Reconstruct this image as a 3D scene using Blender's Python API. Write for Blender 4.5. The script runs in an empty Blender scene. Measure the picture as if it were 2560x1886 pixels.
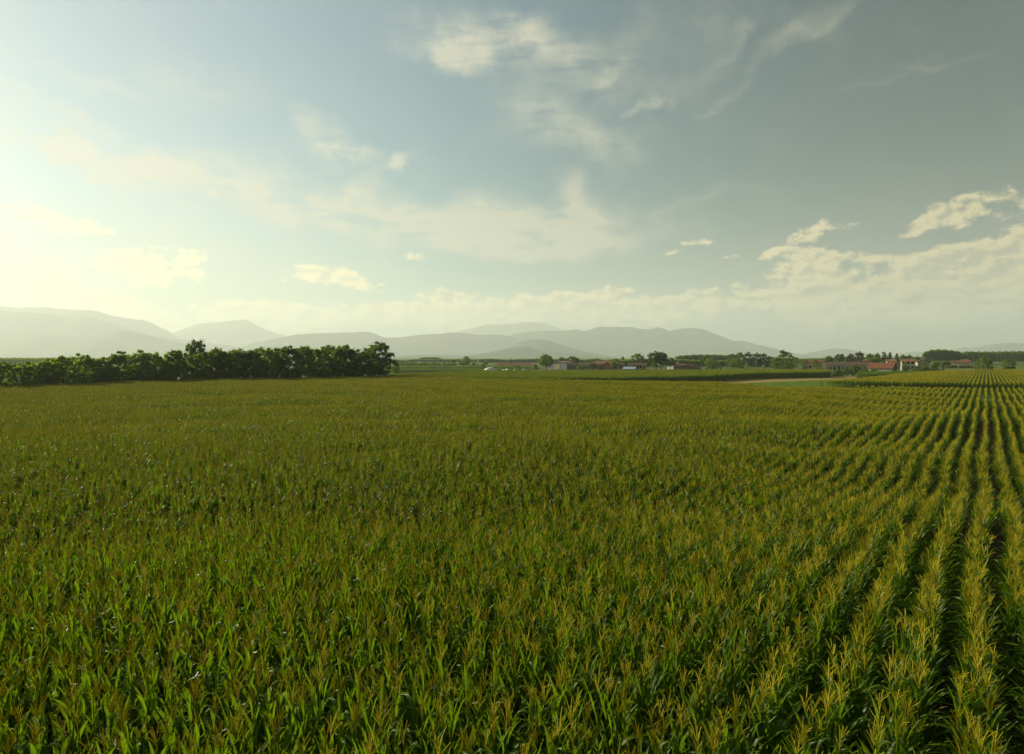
import bpy, bmesh, math, random
import numpy as np
from mathutils import Vector, Matrix, Euler, noise as mnoise

R = math.radians
SC = bpy.context.scene
COL = SC.collection

# ------------------------------------------------------------------ camera
F_PX = 1630.0                 # focal length in pixels of the 2560 px wide photograph
CAM_H = 7.65                  # a drone a few metres above the corn
PITCH = math.atan(50.0 / F_PX)
cam_d = bpy.data.cameras.new('camera')
cam = bpy.data.objects.new('camera', cam_d)
COL.objects.link(cam)
cam.location = (0, 0, CAM_H)
cam.rotation_euler = (math.pi / 2 - PITCH, 0, 0)
cam_d.sensor_width = 36.0
cam_d.lens = F_PX / 2560.0 * 36.0
cam_d.clip_start = 0.1
cam_d.clip_end = 120000
SC.camera = cam

# ------------------------------------------------------------------ light and exposure
SUN_AZ = R(-65)               # from +Y (view direction), negative = towards the left
SUN_EL = R(21)
SC.view_settings.view_transform = 'Standard'
SC.view_settings.look = 'None'
SC.view_settings.exposure = 0.7
SC.view_settings.gamma = 1.0
SC.view_settings.use_curve_mapping = False
SC.cycles.use_denoising = True
SC.cycles.use_adaptive_sampling = True
SC.cycles.adaptive_threshold = 0.02
SC.cycles.max_bounces = 6
SC.cycles.diffuse_bounces = 3
SC.cycles.glossy_bounces = 2
SC.cycles.transmission_bounces = 3
SC.cycles.volume_bounces = 2
SC.cycles.sample_clamp_indirect = 4.0

sun_dir = Vector((math.sin(SUN_AZ) * math.cos(SUN_EL), math.cos(SUN_AZ) * math.cos(SUN_EL), math.sin(SUN_EL)))
sun_d = bpy.data.lights.new('sun', 'SUN')
sun_d.energy = 5.0
sun_d.angle = R(0.6)
sun_d.color = (1.0, 0.90, 0.64)
sun = bpy.data.objects.new('sun', sun_d)
COL.objects.link(sun)
sun.rotation_euler = sun_dir.to_track_quat('Z', 'Y').to_euler()
sun.location = (-60, 20, 60)


def px_dir(x, y):
    """Direction in the world of a pixel of the photograph (2560 x 1886)."""
    u = (x - 1280) / F_PX
    v = (943 - y) / F_PX
    return Vector((u, math.cos(PITCH) + v * math.sin(PITCH), -math.sin(PITCH) + v * math.cos(PITCH))).normalized()


def az_el(x, y):
    d = px_dir(x, y)
    return math.degrees(math.atan2(d.x, d.y)), math.degrees(math.asin(d.z))


# ------------------------------------------------------------------ world: daylight sky with thin cirrus and low cumulus
world = bpy.data.worlds.new('World')
SC.world = world
world.use_nodes = True
wn, wl = world.node_tree.nodes, world.node_tree.links
wn.clear()


class NB:
    """Small helper that adds nodes to a tree and wires them."""
    def __init__(self, tree):
        self.n, self.l = tree.nodes, tree.links

    def put(self, sock, val):
        if isinstance(val, bpy.types.NodeSocket):
            self.l.new(val, sock)
        else:
            sock.default_value = val

    def math(self, op, a, b=0.0, c=0.0, clamp=False):
        m = self.n.new('ShaderNodeMath'); m.operation = op; m.use_clamp = clamp
        self.put(m.inputs[0], a); self.put(m.inputs[1], b)
        if op in ('MULTIPLY_ADD',): self.put(m.inputs[2], c)
        return m.outputs[0]

    def vmath(self, op, a, b=(0, 0, 0), out=0, scale=None):
        m = self.n.new('ShaderNodeVectorMath'); m.operation = op
        self.put(m.inputs[0], a)
        if op not in ('LENGTH', 'NORMALIZE', 'SCALE'): self.put(m.inputs[1], b)
        if scale is not None: self.put(m.inputs['Scale'], scale)
        return m.outputs['Value'] if op in ('LENGTH', 'DOT_PRODUCT', 'DISTANCE') else m.outputs['Vector']

    def rng(self, v, a, b, c=0.0, d=1.0, smooth=True):
        m = self.n.new('ShaderNodeMapRange')
        m.interpolation_type = 'SMOOTHSTEP' if smooth else 'LINEAR'
        m.clamp = not smooth
        self.put(m.inputs['Value'], v)
        m.inputs['From Min'].default_value = a; m.inputs['From Max'].default_value = b
        m.inputs['To Min'].default_value = c; m.inputs['To Max'].default_value = d
        return m.outputs['Result']

    def noise(self, vec, scale, detail=3.0, rough=0.55, dist=0.0, color=False):
        m = self.n.new('ShaderNodeTexNoise')
        self.put(m.inputs['Vector'], vec)
        m.inputs['Scale'].default_value = scale
        m.inputs['Detail'].default_value = detail
        m.inputs['Roughness'].default_value = rough
        m.inputs['Distortion'].default_value = dist
        return m.outputs['Color'] if color else m.outputs['Fac']

    def mix(self, fac, a, b, mode='MIX'):
        m = self.n.new('ShaderNodeMix'); m.data_type = 'RGBA'; m.blend_type = mode
        m.clamp_factor = True
        self.put(m.inputs['Factor'], fac)
        for s, v in ((m.inputs['A'], a), (m.inputs['B'], b)):
            pass
        cs = [s for s in m.inputs if s.type == 'RGBA']
        self.put(cs[0], a if isinstance(a, bpy.types.NodeSocket) else (*a, 1.0))
        self.put(cs[1], b if isinstance(b, bpy.types.NodeSocket) else (*b, 1.0))
        return [o for o in m.outputs if o.type == 'RGBA'][0]

    def mapping(self, vec, loc=(0, 0, 0), rot=(0, 0, 0), scale=(1, 1, 1), kind='POINT'):
        m = self.n.new('ShaderNodeMapping'); m.vector_type = kind
        self.put(m.inputs['Vector'], vec)
        m.inputs['Location'].default_value = loc
        m.inputs['Rotation'].default_value = rot
        m.inputs['Scale'].default_value = scale
        return m.outputs['Vector']


def blobs(nb, vec, items):
    """Sum of soft elliptical patches given by their centre and half sizes in the sky.
    The running sum rides in z, which keeps the shader's working memory small."""
    sp = nb.n.new('ShaderNodeSeparateXYZ'); nb.l.new(vec, sp.inputs[0])
    acc = None
    for (cx, cy, rx, ry, rot, s) in items:
        a, e = az_el(cx, cy)
        a1, e1 = az_el(cx + 20, cy)
        a2, e2 = az_el(cx, cy - 20)
        sx = (a1 - a) / 20; sy = (e2 - e) / 20
        cb = nb.n.new('ShaderNodeCombineXYZ')
        nb.l.new(sp.outputs[0], cb.inputs[0]); nb.l.new(sp.outputs[1], cb.inputs[1])
        if acc is not None: nb.l.new(acc, cb.inputs[2])
        m = nb.mapping(cb.outputs[0], (a, e, 0), (0, 0, R(rot)), (rx * sx * 1.75, ry * sy * 1.75, 1e6), 'TEXTURE')
        v = nb.rng(nb.vmath('LENGTH', m), 1.0, 0.0, 0.0, s)
        acc = v if acc is None else nb.math('ADD', acc, v)
    return acc


CIRRUS = [
    (1190, 105, 160, 55, -8, .75), (1150, 135, 90, 32, -22, .6), (1290, 110, 80, 45, 25, .5),
    (1420, 165, 200, 70, -10, .42), (1535, 165, 60, 25, 10, .4), (1470, 320, 150, 50, -15, .5),
    (1330, 285, 110, 60, -10, .3), (1545, 345, 70, 40, -40, .35), (1618, 265, 14, 34, -35, .5),
    (250, 385, 330, 46, -9, 1.25), (430, 400, 140, 34, 4, .7), (130, 330, 150, 40, -20, .7),
    (150, 262, 140, 22, -14, .6), (250, 190, 170, 20, -6, .4), (540, 210, 140, 60, -20, .25),
    (810, 340, 70, 45, -30, .9), (870, 365, 70, 26, -12, .6), (1020, 402, 36, 20, 25, 1.0),
    (960, 420, 90, 20, 20, .35), (700, 480, 170, 70, -10, .7), (900, 530, 300, 50, -5, .7),
    (1150, 570, 350, 60, -3, 1.0), (1370, 590, 260, 56, 3, .95), (1440, 500, 70, 55, -50, .85),
    (1220, 625, 330, 26, 0, .5), (880, 462, 50, 26, 20, .6), (420, 505, 160, 30, -15, .5),
    (2010, 92, 160, 24, 24, .36), (1860, 75, 60, 26, 15, .36), (1760, 140, 90, 70, 30, .2),
    (1780, 252, 80, 14, 25, .3), (2270, 195, 200, 8, 5, .22), (1720, 505, 160, 14, 1, .3),
    (560, 640, 400, 60, -2, .35), (300, 560, 330, 50, -6, .35), (-200, 300, 260, 60, -10, .5),
    (1600, 90, 260, 50, 12, .2), (-600, 500, 400, 90, 4, .6), (3100, 300, 400, 60, -10, .4)]
CUMULUS = [
    (2390, 530, 120, 36, 16, .85), (2310, 562, 60, 16, 20, .55), (2030, 580, 52, 20, 20, .8), (2120, 560, 50, 10, 15, .4),
    (2440, 645, 170, 40, 8, .95), (2110, 640, 130, 15, -4, .7), (2250, 650, 80, 16, 0, .55),
    (2010, 700, 80, 78, 40, .95), (2090, 745, 110, 50, 25, .7), (2300, 700, 130, 50, 20, .95), (2450, 735, 140, 70, 15, .95), (2200, 745, 70, 22, 20, .6), (2330, 775, 90, 20, 12, .5),
    (2180, 806, 230, 30, 3, .40), (1905, 752, 80, 24, 12, .75), (1850, 722, 40, 16, 20, .6), (1790, 762, 60, 25, 10, .6),
    (1735, 745, 60, 22, 10, .7), (1650, 765, 70, 24, 6, .6), (1740, 608, 34, 8, 10, .6), (1820, 650, 32, 8, 5, .5), (1930, 640, 50, 10, 12, .5), (1690, 636, 26, 7, 5, .6),
    (640, 768, 110, 26, 2, .7), (730, 790, 90, 30, 0, .6), (850, 782, 120, 28, 4, .65), (955, 778, 44, 28, 20, .7),
    (1078, 758, 46, 26, 28, .85), (1030, 772, 60, 26, 10, .6), (1152, 748, 26, 14, -10, .6), (1180, 778, 120, 34, 8, .7),
    (1330, 772, 170, 32, 8, .7), (1450, 768, 170, 30, 0, .65), (1560, 778, 150, 30, -4, .6), (1250, 815, 400, 30, 0, .35),
    (1540, 728, 34, 11, 0, .6), (795, 690, 90, 22, 0, .85), (860, 700, 70, 20, -10, .7), (1045, 647, 50, 14, 0, .32),
    (960, 710, 16, 7, 0, .5), (950, 727, 18, 7, 0, .5),
    (290, 645, 90, 26, 8, .65), (400, 680, 110, 30, -5, .75), (440, 640, 80, 22, 5, .55), (380, 706, 60, 12, 0, .55),
    (150, 552, 130, 26, -8, .75), (120, 662, 60, 12, 0, .5), (120, 705, 70, 55, -20, .8), (230, 765, 160, 44, -18, .8),
    (380, 790, 200, 40, -6, .5), (540, 800, 120, 30, 0, .4), (-150, 640, 200, 90, 0, .8),
    (2750, 560, 260, 120, 10, .8), (3300, 650, 400, 90, 0, .7), (-700, 720, 500, 60, 0, .6)]


def make_cloud_group(name, items, w1, w2):
    g = bpy.data.node_groups.new(name, 'ShaderNodeTree')
    g.interface.new_socket('Vector', in_out='INPUT', socket_type='NodeSocketVector')
    g.interface.new_socket('Value', in_out='OUTPUT', socket_type='NodeSocketFloat')
    nb = NB(g)
    gi = g.nodes.new('NodeGroupInput'); go = g.nodes.new('NodeGroupOutput')
    v = gi.outputs[0]
    n1 = nb.vmath('SUBTRACT', nb.noise(v, 0.16, 2.0, 0.5, color=True), (.5, .5, .5))
    n2 = nb.vmath('SUBTRACT', nb.noise(v, 0.75, 3.0, 0.6, color=True), (.5, .5, .5))
    p = nb.vmath('ADD', v, nb.vmath('MULTIPLY', n1, w1))
    p = nb.vmath('ADD', p, nb.vmath('MULTIPLY', n2, w2))
    p = nb.vmath('MULTIPLY', p, (1, 1, 0))
    g.links.new(blobs(nb, p, items), go.inputs[0])
    return g


cir_g = make_cloud_group('cirrus_cover', CIRRUS, (9, 5, 0), (2.4, 1.3, 0))
cum_g = make_cloud_group('cumulus_cover', CUMULUS, (2.0, 1.2, 0), (1.1, 0.8, 0))

nb = NB(world.node_tree)
tc = wn.new('ShaderNodeTexCoord')
D = tc.outputs['Generated']
sky = wn.new('ShaderNodeTexSky')
sky.sky_type = 'NISHITA'
sky.sun_disc = False
sky.sun_elevation = SUN_EL
sky.sun_rotation = SUN_AZ
sky.altitude = 300
sky.air_density = 1.0
sky.dust_density = 0.7
sky.ozone_density = 1.0
sep = wn.new('ShaderNodeSeparateXYZ'); wl.new(D, sep.inputs[0])
az = nb.math('MULTIPLY', nb.math('ARCTAN2', sep.outputs['X'], sep.outputs['Y']), 180 / math.pi)
el = nb.math('MULTIPLY', nb.math('ARCSINE', nb.math('MINIMUM', nb.math('MAXIMUM', sep.outputs['Z'], -1), 1)), 180 / math.pi)
cmb = wn.new('ShaderNodeCombineXYZ'); wl.new(az, cmb.inputs[0]); wl.new(el, cmb.inputs[1])
P = cmb.outputs[0]
cosun = nb.vmath('DOT_PRODUCT', D, tuple(sun_dir))
cs01 = nb.math('MAXIMUM', cosun, 0.0)
glow_w = nb.math('POWER', cs01, 3.0)
glow_n = nb.math('POWER', cs01, 16.0)

# hazy summer air: the clear sky is tinted teal-green, whitened towards the sun and yellowed low down
away = nb.rng(cosun, 0.95, -0.15, 1.0, 0.30)
tint = nb.mix(nb.rng(cosun, 0.35, 0.95), (0.50, 0.80, 0.71), (0.84, 0.86, 0.70))
clear = nb.mix(1.0, nb.vmath('SCALE', sky.outputs['Color'], scale=away), tint, 'MULTIPLY')
lowf = nb.rng(el, 16.0, 0.0, 0.0, 0.55)
sunward = nb.rng(cosun, -0.3, 0.85, 0.34, 0.92)
low_col = nb.vmath('SCALE', (4.2, 4.4, 3.3), scale=sunward)
clear = nb.mix(lowf, clear, low_col)
gw = nb.vmath('SCALE', (1.0, 1.0, 0.95), scale=glow_w)
gn = nb.vmath('SCALE', (0.1, 0.1, 0.1), scale=glow_n)
clear = nb.vmath('ADD', nb.vmath('ADD', clear, gw), gn)

# cirrus
gc = wn.new('ShaderNodeGroup'); gc.node_tree = cir_g; wl.new(P, gc.inputs[0])
pst = nb.mapping(P, (0, 0, 0), (0, 0, R(6)), (0.35, 1.5, 1))
fib = nb.noise(pst, 0.55, 6.0, 0.62, 0.8)
fib2 = nb.noise(P, 0.22, 5.0, 0.6, 0.5)
cir = nb.math('MULTIPLY', gc.outputs[0], nb.rng(nb.math('ADD', nb.math('MULTIPLY', fib, 0.55), nb.math('MULTIPLY', fib2, 0.45)), 0.30, 0.62))
cir = nb.math('ADD', cir, nb.math('MULTIPLY', nb.rng(fib2, 0.45, 0.75), 0.07))
cir = nb.math('MINIMUM', nb.math('MULTIPLY', cir, 1.0), 0.85)
cir = nb.math('MULTIPLY', cir, nb.rng(el, -2, 6, 0, 1))
cir_col = nb.vmath('ADD', nb.vmath('SCALE', (5.9, 5.6, 4.2), scale=nb.rng(cosun, -0.1, 0.9, 0.48, 0.95, False)), nb.vmath('SCALE', (0.8, 0.9, 1.0), scale=glow_w))
skyc = nb.mix(cir, clear, cir_col)

# cumulus
pn = nb.mapping(P, (0, 0, 0), (0, 0, 0), (0.8, 1.35, 1))


gq = wn.new('ShaderNodeGroup'); gq.node_tree = cum_g
wl.new(P, gq.inputs[0])


def billow(offset):
    q = nb.vmath('MULTIPLY', nb.vmath('ADD', P, offset), (0.8, 1.3, 1))
    return nb.noise(q, 0.85, 5.0, 0.6, 0.25)


b0 = billow((0, 0, 0))
d0 = nb.math('ADD', gq.outputs[0], nb.math('MULTIPLY', nb.math('MULTIPLY', nb.math('SUBTRACT', b0, 0.5), 2.1), nb.rng(gq.outputs[0], 0.02, 0.3)))
cover = nb.rng(d0, 0.20, 0.70)
relief = nb.math('SUBTRACT', b0, billow((-0.40, 0.38, 0)))
# bright where a billow faces the sun, and along the upper rims where the cloud thins out
lit = nb.rng(nb.math('ADD', relief, nb.rng(d0, 1.5, 0.5, 0.0, 0.10)), -0.10, 0.17)
near_sun = nb.rng(cosun, 0.0, 0.95, 0.56, 1.0, False)
c_lit = nb.vmath('SCALE', (11.0, 9.0, 4.8), scale=near_sun)
c_shd = nb.vmath('SCALE', (5.2, 4.9, 3.1), scale=near_sun)
ccol = nb.vmath('ADD', nb.mix(lit, nb.vmath('ADD', c_shd, nb.vmath('SCALE', (2.6, 2.7, 2.4), scale=glow_w)), c_lit), nb.vmath('SCALE', (0.8, 0.9, 1.0), scale=glow_w))
cover = nb.math('MULTIPLY', cover, nb.rng(el, -1, 5, 0.35, 0.85))
skyc = nb.mix(cover, skyc, ccol)
# below the horizon the sky colour simply goes on
bg = wn.new('ShaderNodeBackground')
wl.new(skyc, bg.inputs['Color'])
bg.inputs['Strength'].default_value = 0.085
wo = wn.new('ShaderNodeOutputWorld')
wl.new(bg.outputs[0], wo.inputs['Surface'])
world.cycles.sampling_method = 'MANUAL'
world.cycles.sample_map_resolution = 1024


# ------------------------------------------------------------------ helpers
def link(name, mesh, mat=None, parent=None):
    o = bpy.data.objects.new(name, mesh)
    COL.objects.link(o)
    if mat is not None and not mesh.materials:
        mesh.materials.append(mat)
    if parent is not None:
        o.parent = parent
    return o


def empty(name, loc, rotz=0.0, scale=1.0):
    o = bpy.data.objects.new(name, None)
    COL.objects.link(o)
    o.location = loc
    o.rotation_euler = (0, 0, rotz)
    o.scale = (scale,) * 3 if not isinstance(scale, tuple) else scale
    o.empty_display_size = 0.3
    return o


def tag(o, label=None, cat=None, group=None, kind=None):
    if label: o['label'] = label
    if cat: o['category'] = cat
    if group: o['group'] = group
    if kind: o['kind'] = kind
    return o


def mesh_from(name, verts, faces, mats=(), mat_idx=None, smooth=False):
    me = bpy.data.meshes.new(name)
    verts = np.asarray(verts, dtype=np.float32).reshape(-1, 3)
    if isinstance(faces, np.ndarray):
        nf, k = faces.shape
        me.vertices.add(len(verts)); me.vertices.foreach_set('co', verts.ravel())
        me.loops.add(nf * k); me.loops.foreach_set('vertex_index', faces.astype(np.int32).ravel())
        me.polygons.add(nf)
        me.polygons.foreach_set('loop_start', np.arange(0, nf * k, k, dtype=np.int32))
        me.polygons.foreach_set('loop_total', np.full(nf, k, dtype=np.int32))
        me.update(calc_edges=True)
    else:
        me.from_pydata([tuple(v) for v in verts], [], faces)
        me.update()
    for m in mats: me.materials.append(m)
    if mat_idx is not None:
        me.polygons.foreach_set('material_index', np.asarray(mat_idx, dtype=np.int32))
    if smooth:
        me.polygons.foreach_set('use_smooth', np.ones(len(me.polygons), dtype=bool))
    return me


def mat_new(name):
    m = bpy.data.materials.new(name)
    m.use_nodes = True
    m.node_tree.nodes.clear()
    return m, NB(m.node_tree), m.node_tree


def principled(nb_, tree, color, rough=0.8, spec=0.3):
    b = tree.nodes.new('ShaderNodeBsdfPrincipled')
    nb_.put(b.inputs['Base Color'], color if isinstance(color, bpy.types.NodeSocket) else (*color, 1))
    nb_.put(b.inputs['Roughness'], rough)
    b.inputs['Specular IOR Level'].default_value = spec
    return b


def mat_simple(name, color, var=0.25, scale=3.0, rough=0.8, spec=0.25, bump=0.0, dark=None):
    """A rough surface whose colour drifts between two tones by noise in the object's own space."""
    m, n, t = mat_new(name)
    tcn = t.nodes.new('ShaderNodeTexCoord')
    f = n.noise(tcn.outputs['Object'], scale, 5.0, 0.6)
    lo = tuple(c * (1 - var) for c in color) if dark is None else dark
    hi = tuple(min(1, c * (1 + var)) for c in color)
    c = n.mix(n.rng(f, 0.3, 0.7), lo, hi)
    b = principled(n, t, c, rough, spec)
    if bump:
        bp = t.nodes.new('ShaderNodeBump'); bp.inputs['Strength'].default_value = bump
        t.links.new(f, bp.inputs['Height']); t.links.new(bp.outputs[0], b.inputs['Normal'])
    o = t.nodes.new('ShaderNodeOutputMaterial')
    t.links.new(b.outputs[0], o.inputs['Surface'])
    return m


def mat_leaf(name, c1, c2, trans=0.35, rough=0.5, spec=0.3, tcol=None, huge=0.0, noise_scale=0.0):
    """Leaf: diffuse plus light that passes through; colour varies from plant to plant."""
    m, n, t = mat_new(name)
    oi = t.nodes.new('ShaderNodeObjectInfo')
    fac = oi.outputs['Random']
    if noise_scale:
        tcn = t.nodes.new('ShaderNodeTexCoord')
        f2 = n.rng(n.noise(tcn.outputs['Object'], noise_scale, 3.0, 0.6), 0.3, 0.7)
        fac = n.math('ADD', n.math('MULTIPLY', fac, 0.45), n.math('MULTIPLY', f2, 0.55))
    c = n.mix(fac, c1, c2)
    b = principled(n, t, c, rough, spec)
    tr = t.nodes.new('ShaderNodeBsdfTranslucent')
    if tcol is None:
        tc_ = n.mix(1.0, c, (1.5, 1.6, 0.7), 'MULTIPLY')
    else:
        tc_ = n.mix(fac, tcol, tuple(x * 1.25 for x in tcol))
    t.links.new(tc_, tr.inputs['Color'])
    mx = t.nodes.new('ShaderNodeMixShader'); mx.inputs[0].default_value = trans
    t.links.new(b.outputs[0], mx.inputs[1]); t.links.new(tr.outputs[0], mx.inputs[2])
    o = t.nodes.new('ShaderNodeOutputMaterial')
    t.links.new(mx.outputs[0], o.inputs['Surface'])
    return m


def at(x, depth, y=None):
    """World point seen at column x of the photograph, `depth` metres ahead; on the ground unless y is given."""
    k = depth / F_PX * 1.0005
    return Vector(((x - 1280) * k, depth, 0.0 if y is None else CAM_H - (y - 893) * k))


def ground_depth(y, h=0.0):
    return F_PX * (CAM_H - h) / (y - 893)


# ------------------------------------------------------------------ ground
def hollow(x, y):
    """Gentle relief of the fields, in metres."""
    x = np.asarray(x, float); y = np.asarray(y, float)
    z = 0.10 * np.sin(x * 0.11 + y * 0.05 + 1.0) + 0.09 * np.sin(x * -0.05 + y * 0.17 + 0.4) + 0.07 * np.sin(x * 0.21 - y * 0.13)
    t = (y - (43.5 + 0.10 * (x - 20)))
    z = z - 0.50 * np.exp(-(t / 4.2) ** 2) * (1 / (1 + np.exp(-(x - 12) / 5)))
    t2 = (y - (27 + 0.25 * (x - 20)))
    z = z - 0.22 * np.exp(-(t2 / 3.6) ** 2)
    t3 = (y - (60 + 0.15 * (x - 20)))
    z = z - 0.22 * np.exp(-(t3 / 4.0) ** 2) * (1 / (1 + np.exp(-(x - 5) / 5)))
    fade = np.clip((y - 3) / 8, 0, 1) * np.clip((120 - y) / 40, 0, 1)
    rise = 0.95 * np.exp(-np.maximum(y - 7.0, 0) / 16.0)      # the land falls gently away from the near rows
    return z * fade + rise * (y < 160)


nx, ny = 70, 90
ys = np.concatenate([np.linspace(-40, 160, 72), np.geomspace(175, 16000, ny - 72)])
verts = []
for j, yy in enumerate(ys):
    w = 135 if yy < 160 else 135 * yy / 160
    xs = np.linspace(-w, w, nx)
    zz = hollow(xs, np.full(nx, yy))
    verts.append(np.stack([xs, np.full(nx, yy), zz], 1))
verts = np.concatenate(verts)
idx = np.arange(ny * nx).reshape(ny, nx)
faces = np.stack([idx[:-1, :-1], idx[:-1, 1:], idx[1:, 1:], idx[1:, :-1]], -1).reshape(-1, 4)
m, n, t = mat_new('soil_and_meadow')
geo = t.nodes.new('ShaderNodeNewGeometry')
sp = t.nodes.new('ShaderNodeSeparateXYZ'); t.links.new(geo.outputs['Position'], sp.inputs[0])
fN = n.noise(geo.outputs['Position'], 0.9, 6.0, 0.65)
fB = n.noise(geo.outputs['Position'], 0.012, 4.0, 0.6)
soil = n.mix(n.rng(fN, 0.3, 0.7), (0.045, 0.030, 0.014), (0.10, 0.065, 0.032))
mead = n.mix(n.rng(fB, 0.35, 0.65), (0.060, 0.105, 0.018), (0.13, 0.14, 0.035))
c = n.mix(n.rng(sp.outputs['Y'], 86, 110, 0, 1), soil, mead)
b = principled(n, t, c, 0.95, 0.1)
o = t.nodes.new('ShaderNodeOutputMaterial'); t.links.new(b.outputs[0], o.inputs['Surface'])
tag(link('ground', mesh_from('ground', verts, faces, [m], smooth=True)), kind='structure')

# ------------------------------------------------------------------ mountains
m, n, t = mat_new('mountain_forest')
geo = t.nodes.new('ShaderNodeNewGeometry')
f = n.noise(geo.outputs['Position'], 0.0016, 7.0, 0.65)
f2 = n.noise(geo.outputs['Position'], 0.006, 5.0, 0.6)
c = n.mix(n.rng(f, 0.35, 0.65), (0.030, 0.050, 0.022), (0.085, 0.105, 0.045))
c = n.mix(n.rng(f2, 0.60, 0.75, 0, 0.35), c, (0.22, 0.20, 0.16))
b = principled(n, t, c, 0.95, 0.05)
o = t.nodes.new('ShaderNodeOutputMaterial'); t.links.new(b.outputs[0], o.inputs['Surface'])
M_MOUNT = m


def mountain(name, pts, depth, seed, rough=1.0):
    xs_p = np.array([p[0] for p in pts], float)
    zs_p = np.array([CAM_H + (893 - p[1]) / F_PX * depth for p in pts])
    nxm, nym = 260, 36
    xs = np.linspace(xs_p[0], xs_p[-1], nxm)
    # a rounded interpolation of the profile, so that it has no straight stretches
    zi = np.interp(xs, xs_p, zs_p)
    ker = np.hanning(9); ker /= ker.sum()
    zi = np.convolve(np.pad(zi, 4, mode='edge'), ker, 'valid')
    X = (xs - 1280) / F_PX * depth
    zi = np.maximum(zi, 0)
    V = np.zeros((nym, nxm, 3))
    width = depth * 0.16
    for j in range(nym):
        q = j / (nym - 1) * 1.5 - 1.0            # -1 front foot, 0 crest, .5 behind
        prof = (1 - abs(q)) ** 1.15 if q < 0 else 1 - q * 1.6
        for i in range(nxm):
            px, py = X[i] * (1 + q * width / depth * 0.3), depth + q * width
            r = mnoise.ridged_multi_fractal(Vector((px / 1800 + seed, py / 1500, seed)), 0.9, 2.1, 5, 1.0, 2.0) - 1.0
            s = mnoise.fractal(Vector((px / 420, py / 420, seed)), 1.0, 2.0, 4)
            h = zi[i]
            V[j, i] = (px, py, h * prof + (r * 0.16 * h * min(1, abs(q) * 3.5) * max(prof, 0) + s * 0.030 * h + s * 6) * rough)
    V[0, :, 2] = -30; V[-1, :, 2] = -60
    idx = np.arange(nym * nxm).reshape(nym, nxm)
    fc = np.stack([idx[:-1, :-1], idx[:-1, 1:], idx[1:, 1:], idx[1:, :-1]], -1).reshape(-1, 4)
    o = link(name, mesh_from(name, V.reshape(-1, 3), fc, [M_MOUNT], smooth=True))
    return tag(o, kind='structure')


mountain('mountain_range', [(-700, 893), (-500, 840), (-250, 790), (-80, 770), (0, 775), (60, 778), (105, 781), (150, 788), (188, 796), (212, 791), (236, 792), (262, 803), (310, 818), (360, 831), (420, 844), (480, 851), (560, 862), (650, 873), (760, 893)], 9800, 3.1)
mountain('mountain_range', [(-600, 893), (-300, 850), (-100, 836), (105, 837), (200, 842), (270, 833), (310, 826), (350, 833), (420, 849), (500, 866), (620, 893)], 8200, 9.7)
mountain('mountain_range', [(-500, 800), (0, 765), (105, 768), (180, 770), (250, 780), (300, 792), (370, 804), (430, 830), (480, 893)], 11500, 5.2)
mountain('mountain_range', [(300, 893), (380, 850), (440, 828), (500, 806), (560, 803), (610, 800), (624, 802), (645, 815), (662, 822), (690, 832), (715, 838), (770, 858), (850, 893)], 14200, 1.4)
mountain('mountain_range', [(540, 893), (640, 856), (700, 843), (768, 834), (800, 833), (860, 829), (900, 829), (932, 831), (960, 842), (1000, 843), (1040, 838), (1080, 834), (1130, 830), (1160, 833), (1200, 838), (1232, 835), (1270, 840), (1330, 856), (1420, 893)], 9400, 7.3)
mountain('mountain_range', [(1100, 893), (1230, 850), (1300, 832), (1360, 826), (1410, 824), (1436, 821), (1458, 826), (1474, 825), (1484, 818), (1502, 815), (1530, 817), (1560, 819), (1572, 818), (1600, 823), (1625, 823), (1641, 817), (1655, 821), (1671, 830), (1690, 825), (1712, 820), (1740, 820), (1762, 824), (1790, 837), (1812, 844), (1830, 852), (1858, 851), (1885, 860), (1915, 866), (1950, 876), (1990, 887), (2010, 893)], 9800, 2.6)
mountain('mountain_range', [(1000, 893), (1100, 838), (1160, 824), (1215, 811), (1270, 809), (1340, 803), (1362, 806), (1385, 816), (1430, 832), (1500, 893)], 14800, 8.8)
mountain('hill', [(1150, 893), (1190, 887), (1240, 878), (1262, 872), (1290, 868), (1315, 866), (1332, 872), (1360, 879), (1400, 882), (1450, 885), (1510, 893)], 5600, 4.4, 0.5)
mountain('hill', [(1200, 893), (1260, 874), (1290, 860), (1318, 851), (1350, 847), (1375, 852), (1405, 862), (1440, 873), (1490, 884), (1540, 893)], 7000, 6.1, 0.8)
mountain('hill', [(1960, 893), (2000, 889), (2030, 880), (2062, 875), (2085, 871), (2110, 872), (2135, 878), (2180, 893)], 9700, 3.9, 0.8)
mountain('hill', [(2220, 893), (2260, 883), (2288, 879), (2310, 882), (2330, 886), (2370, 884), (2392, 872), (2412, 867), (2430, 869), (2454, 865), (2520, 856), (2650, 860), (2800, 893)], 9900, 2.2, 0.8)
mountain('hill', [(930, 893), (1000, 890), (1060, 886), (1100, 886), (1150, 889), (1220, 893)], 6300, 5.9, 0.5)

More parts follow.
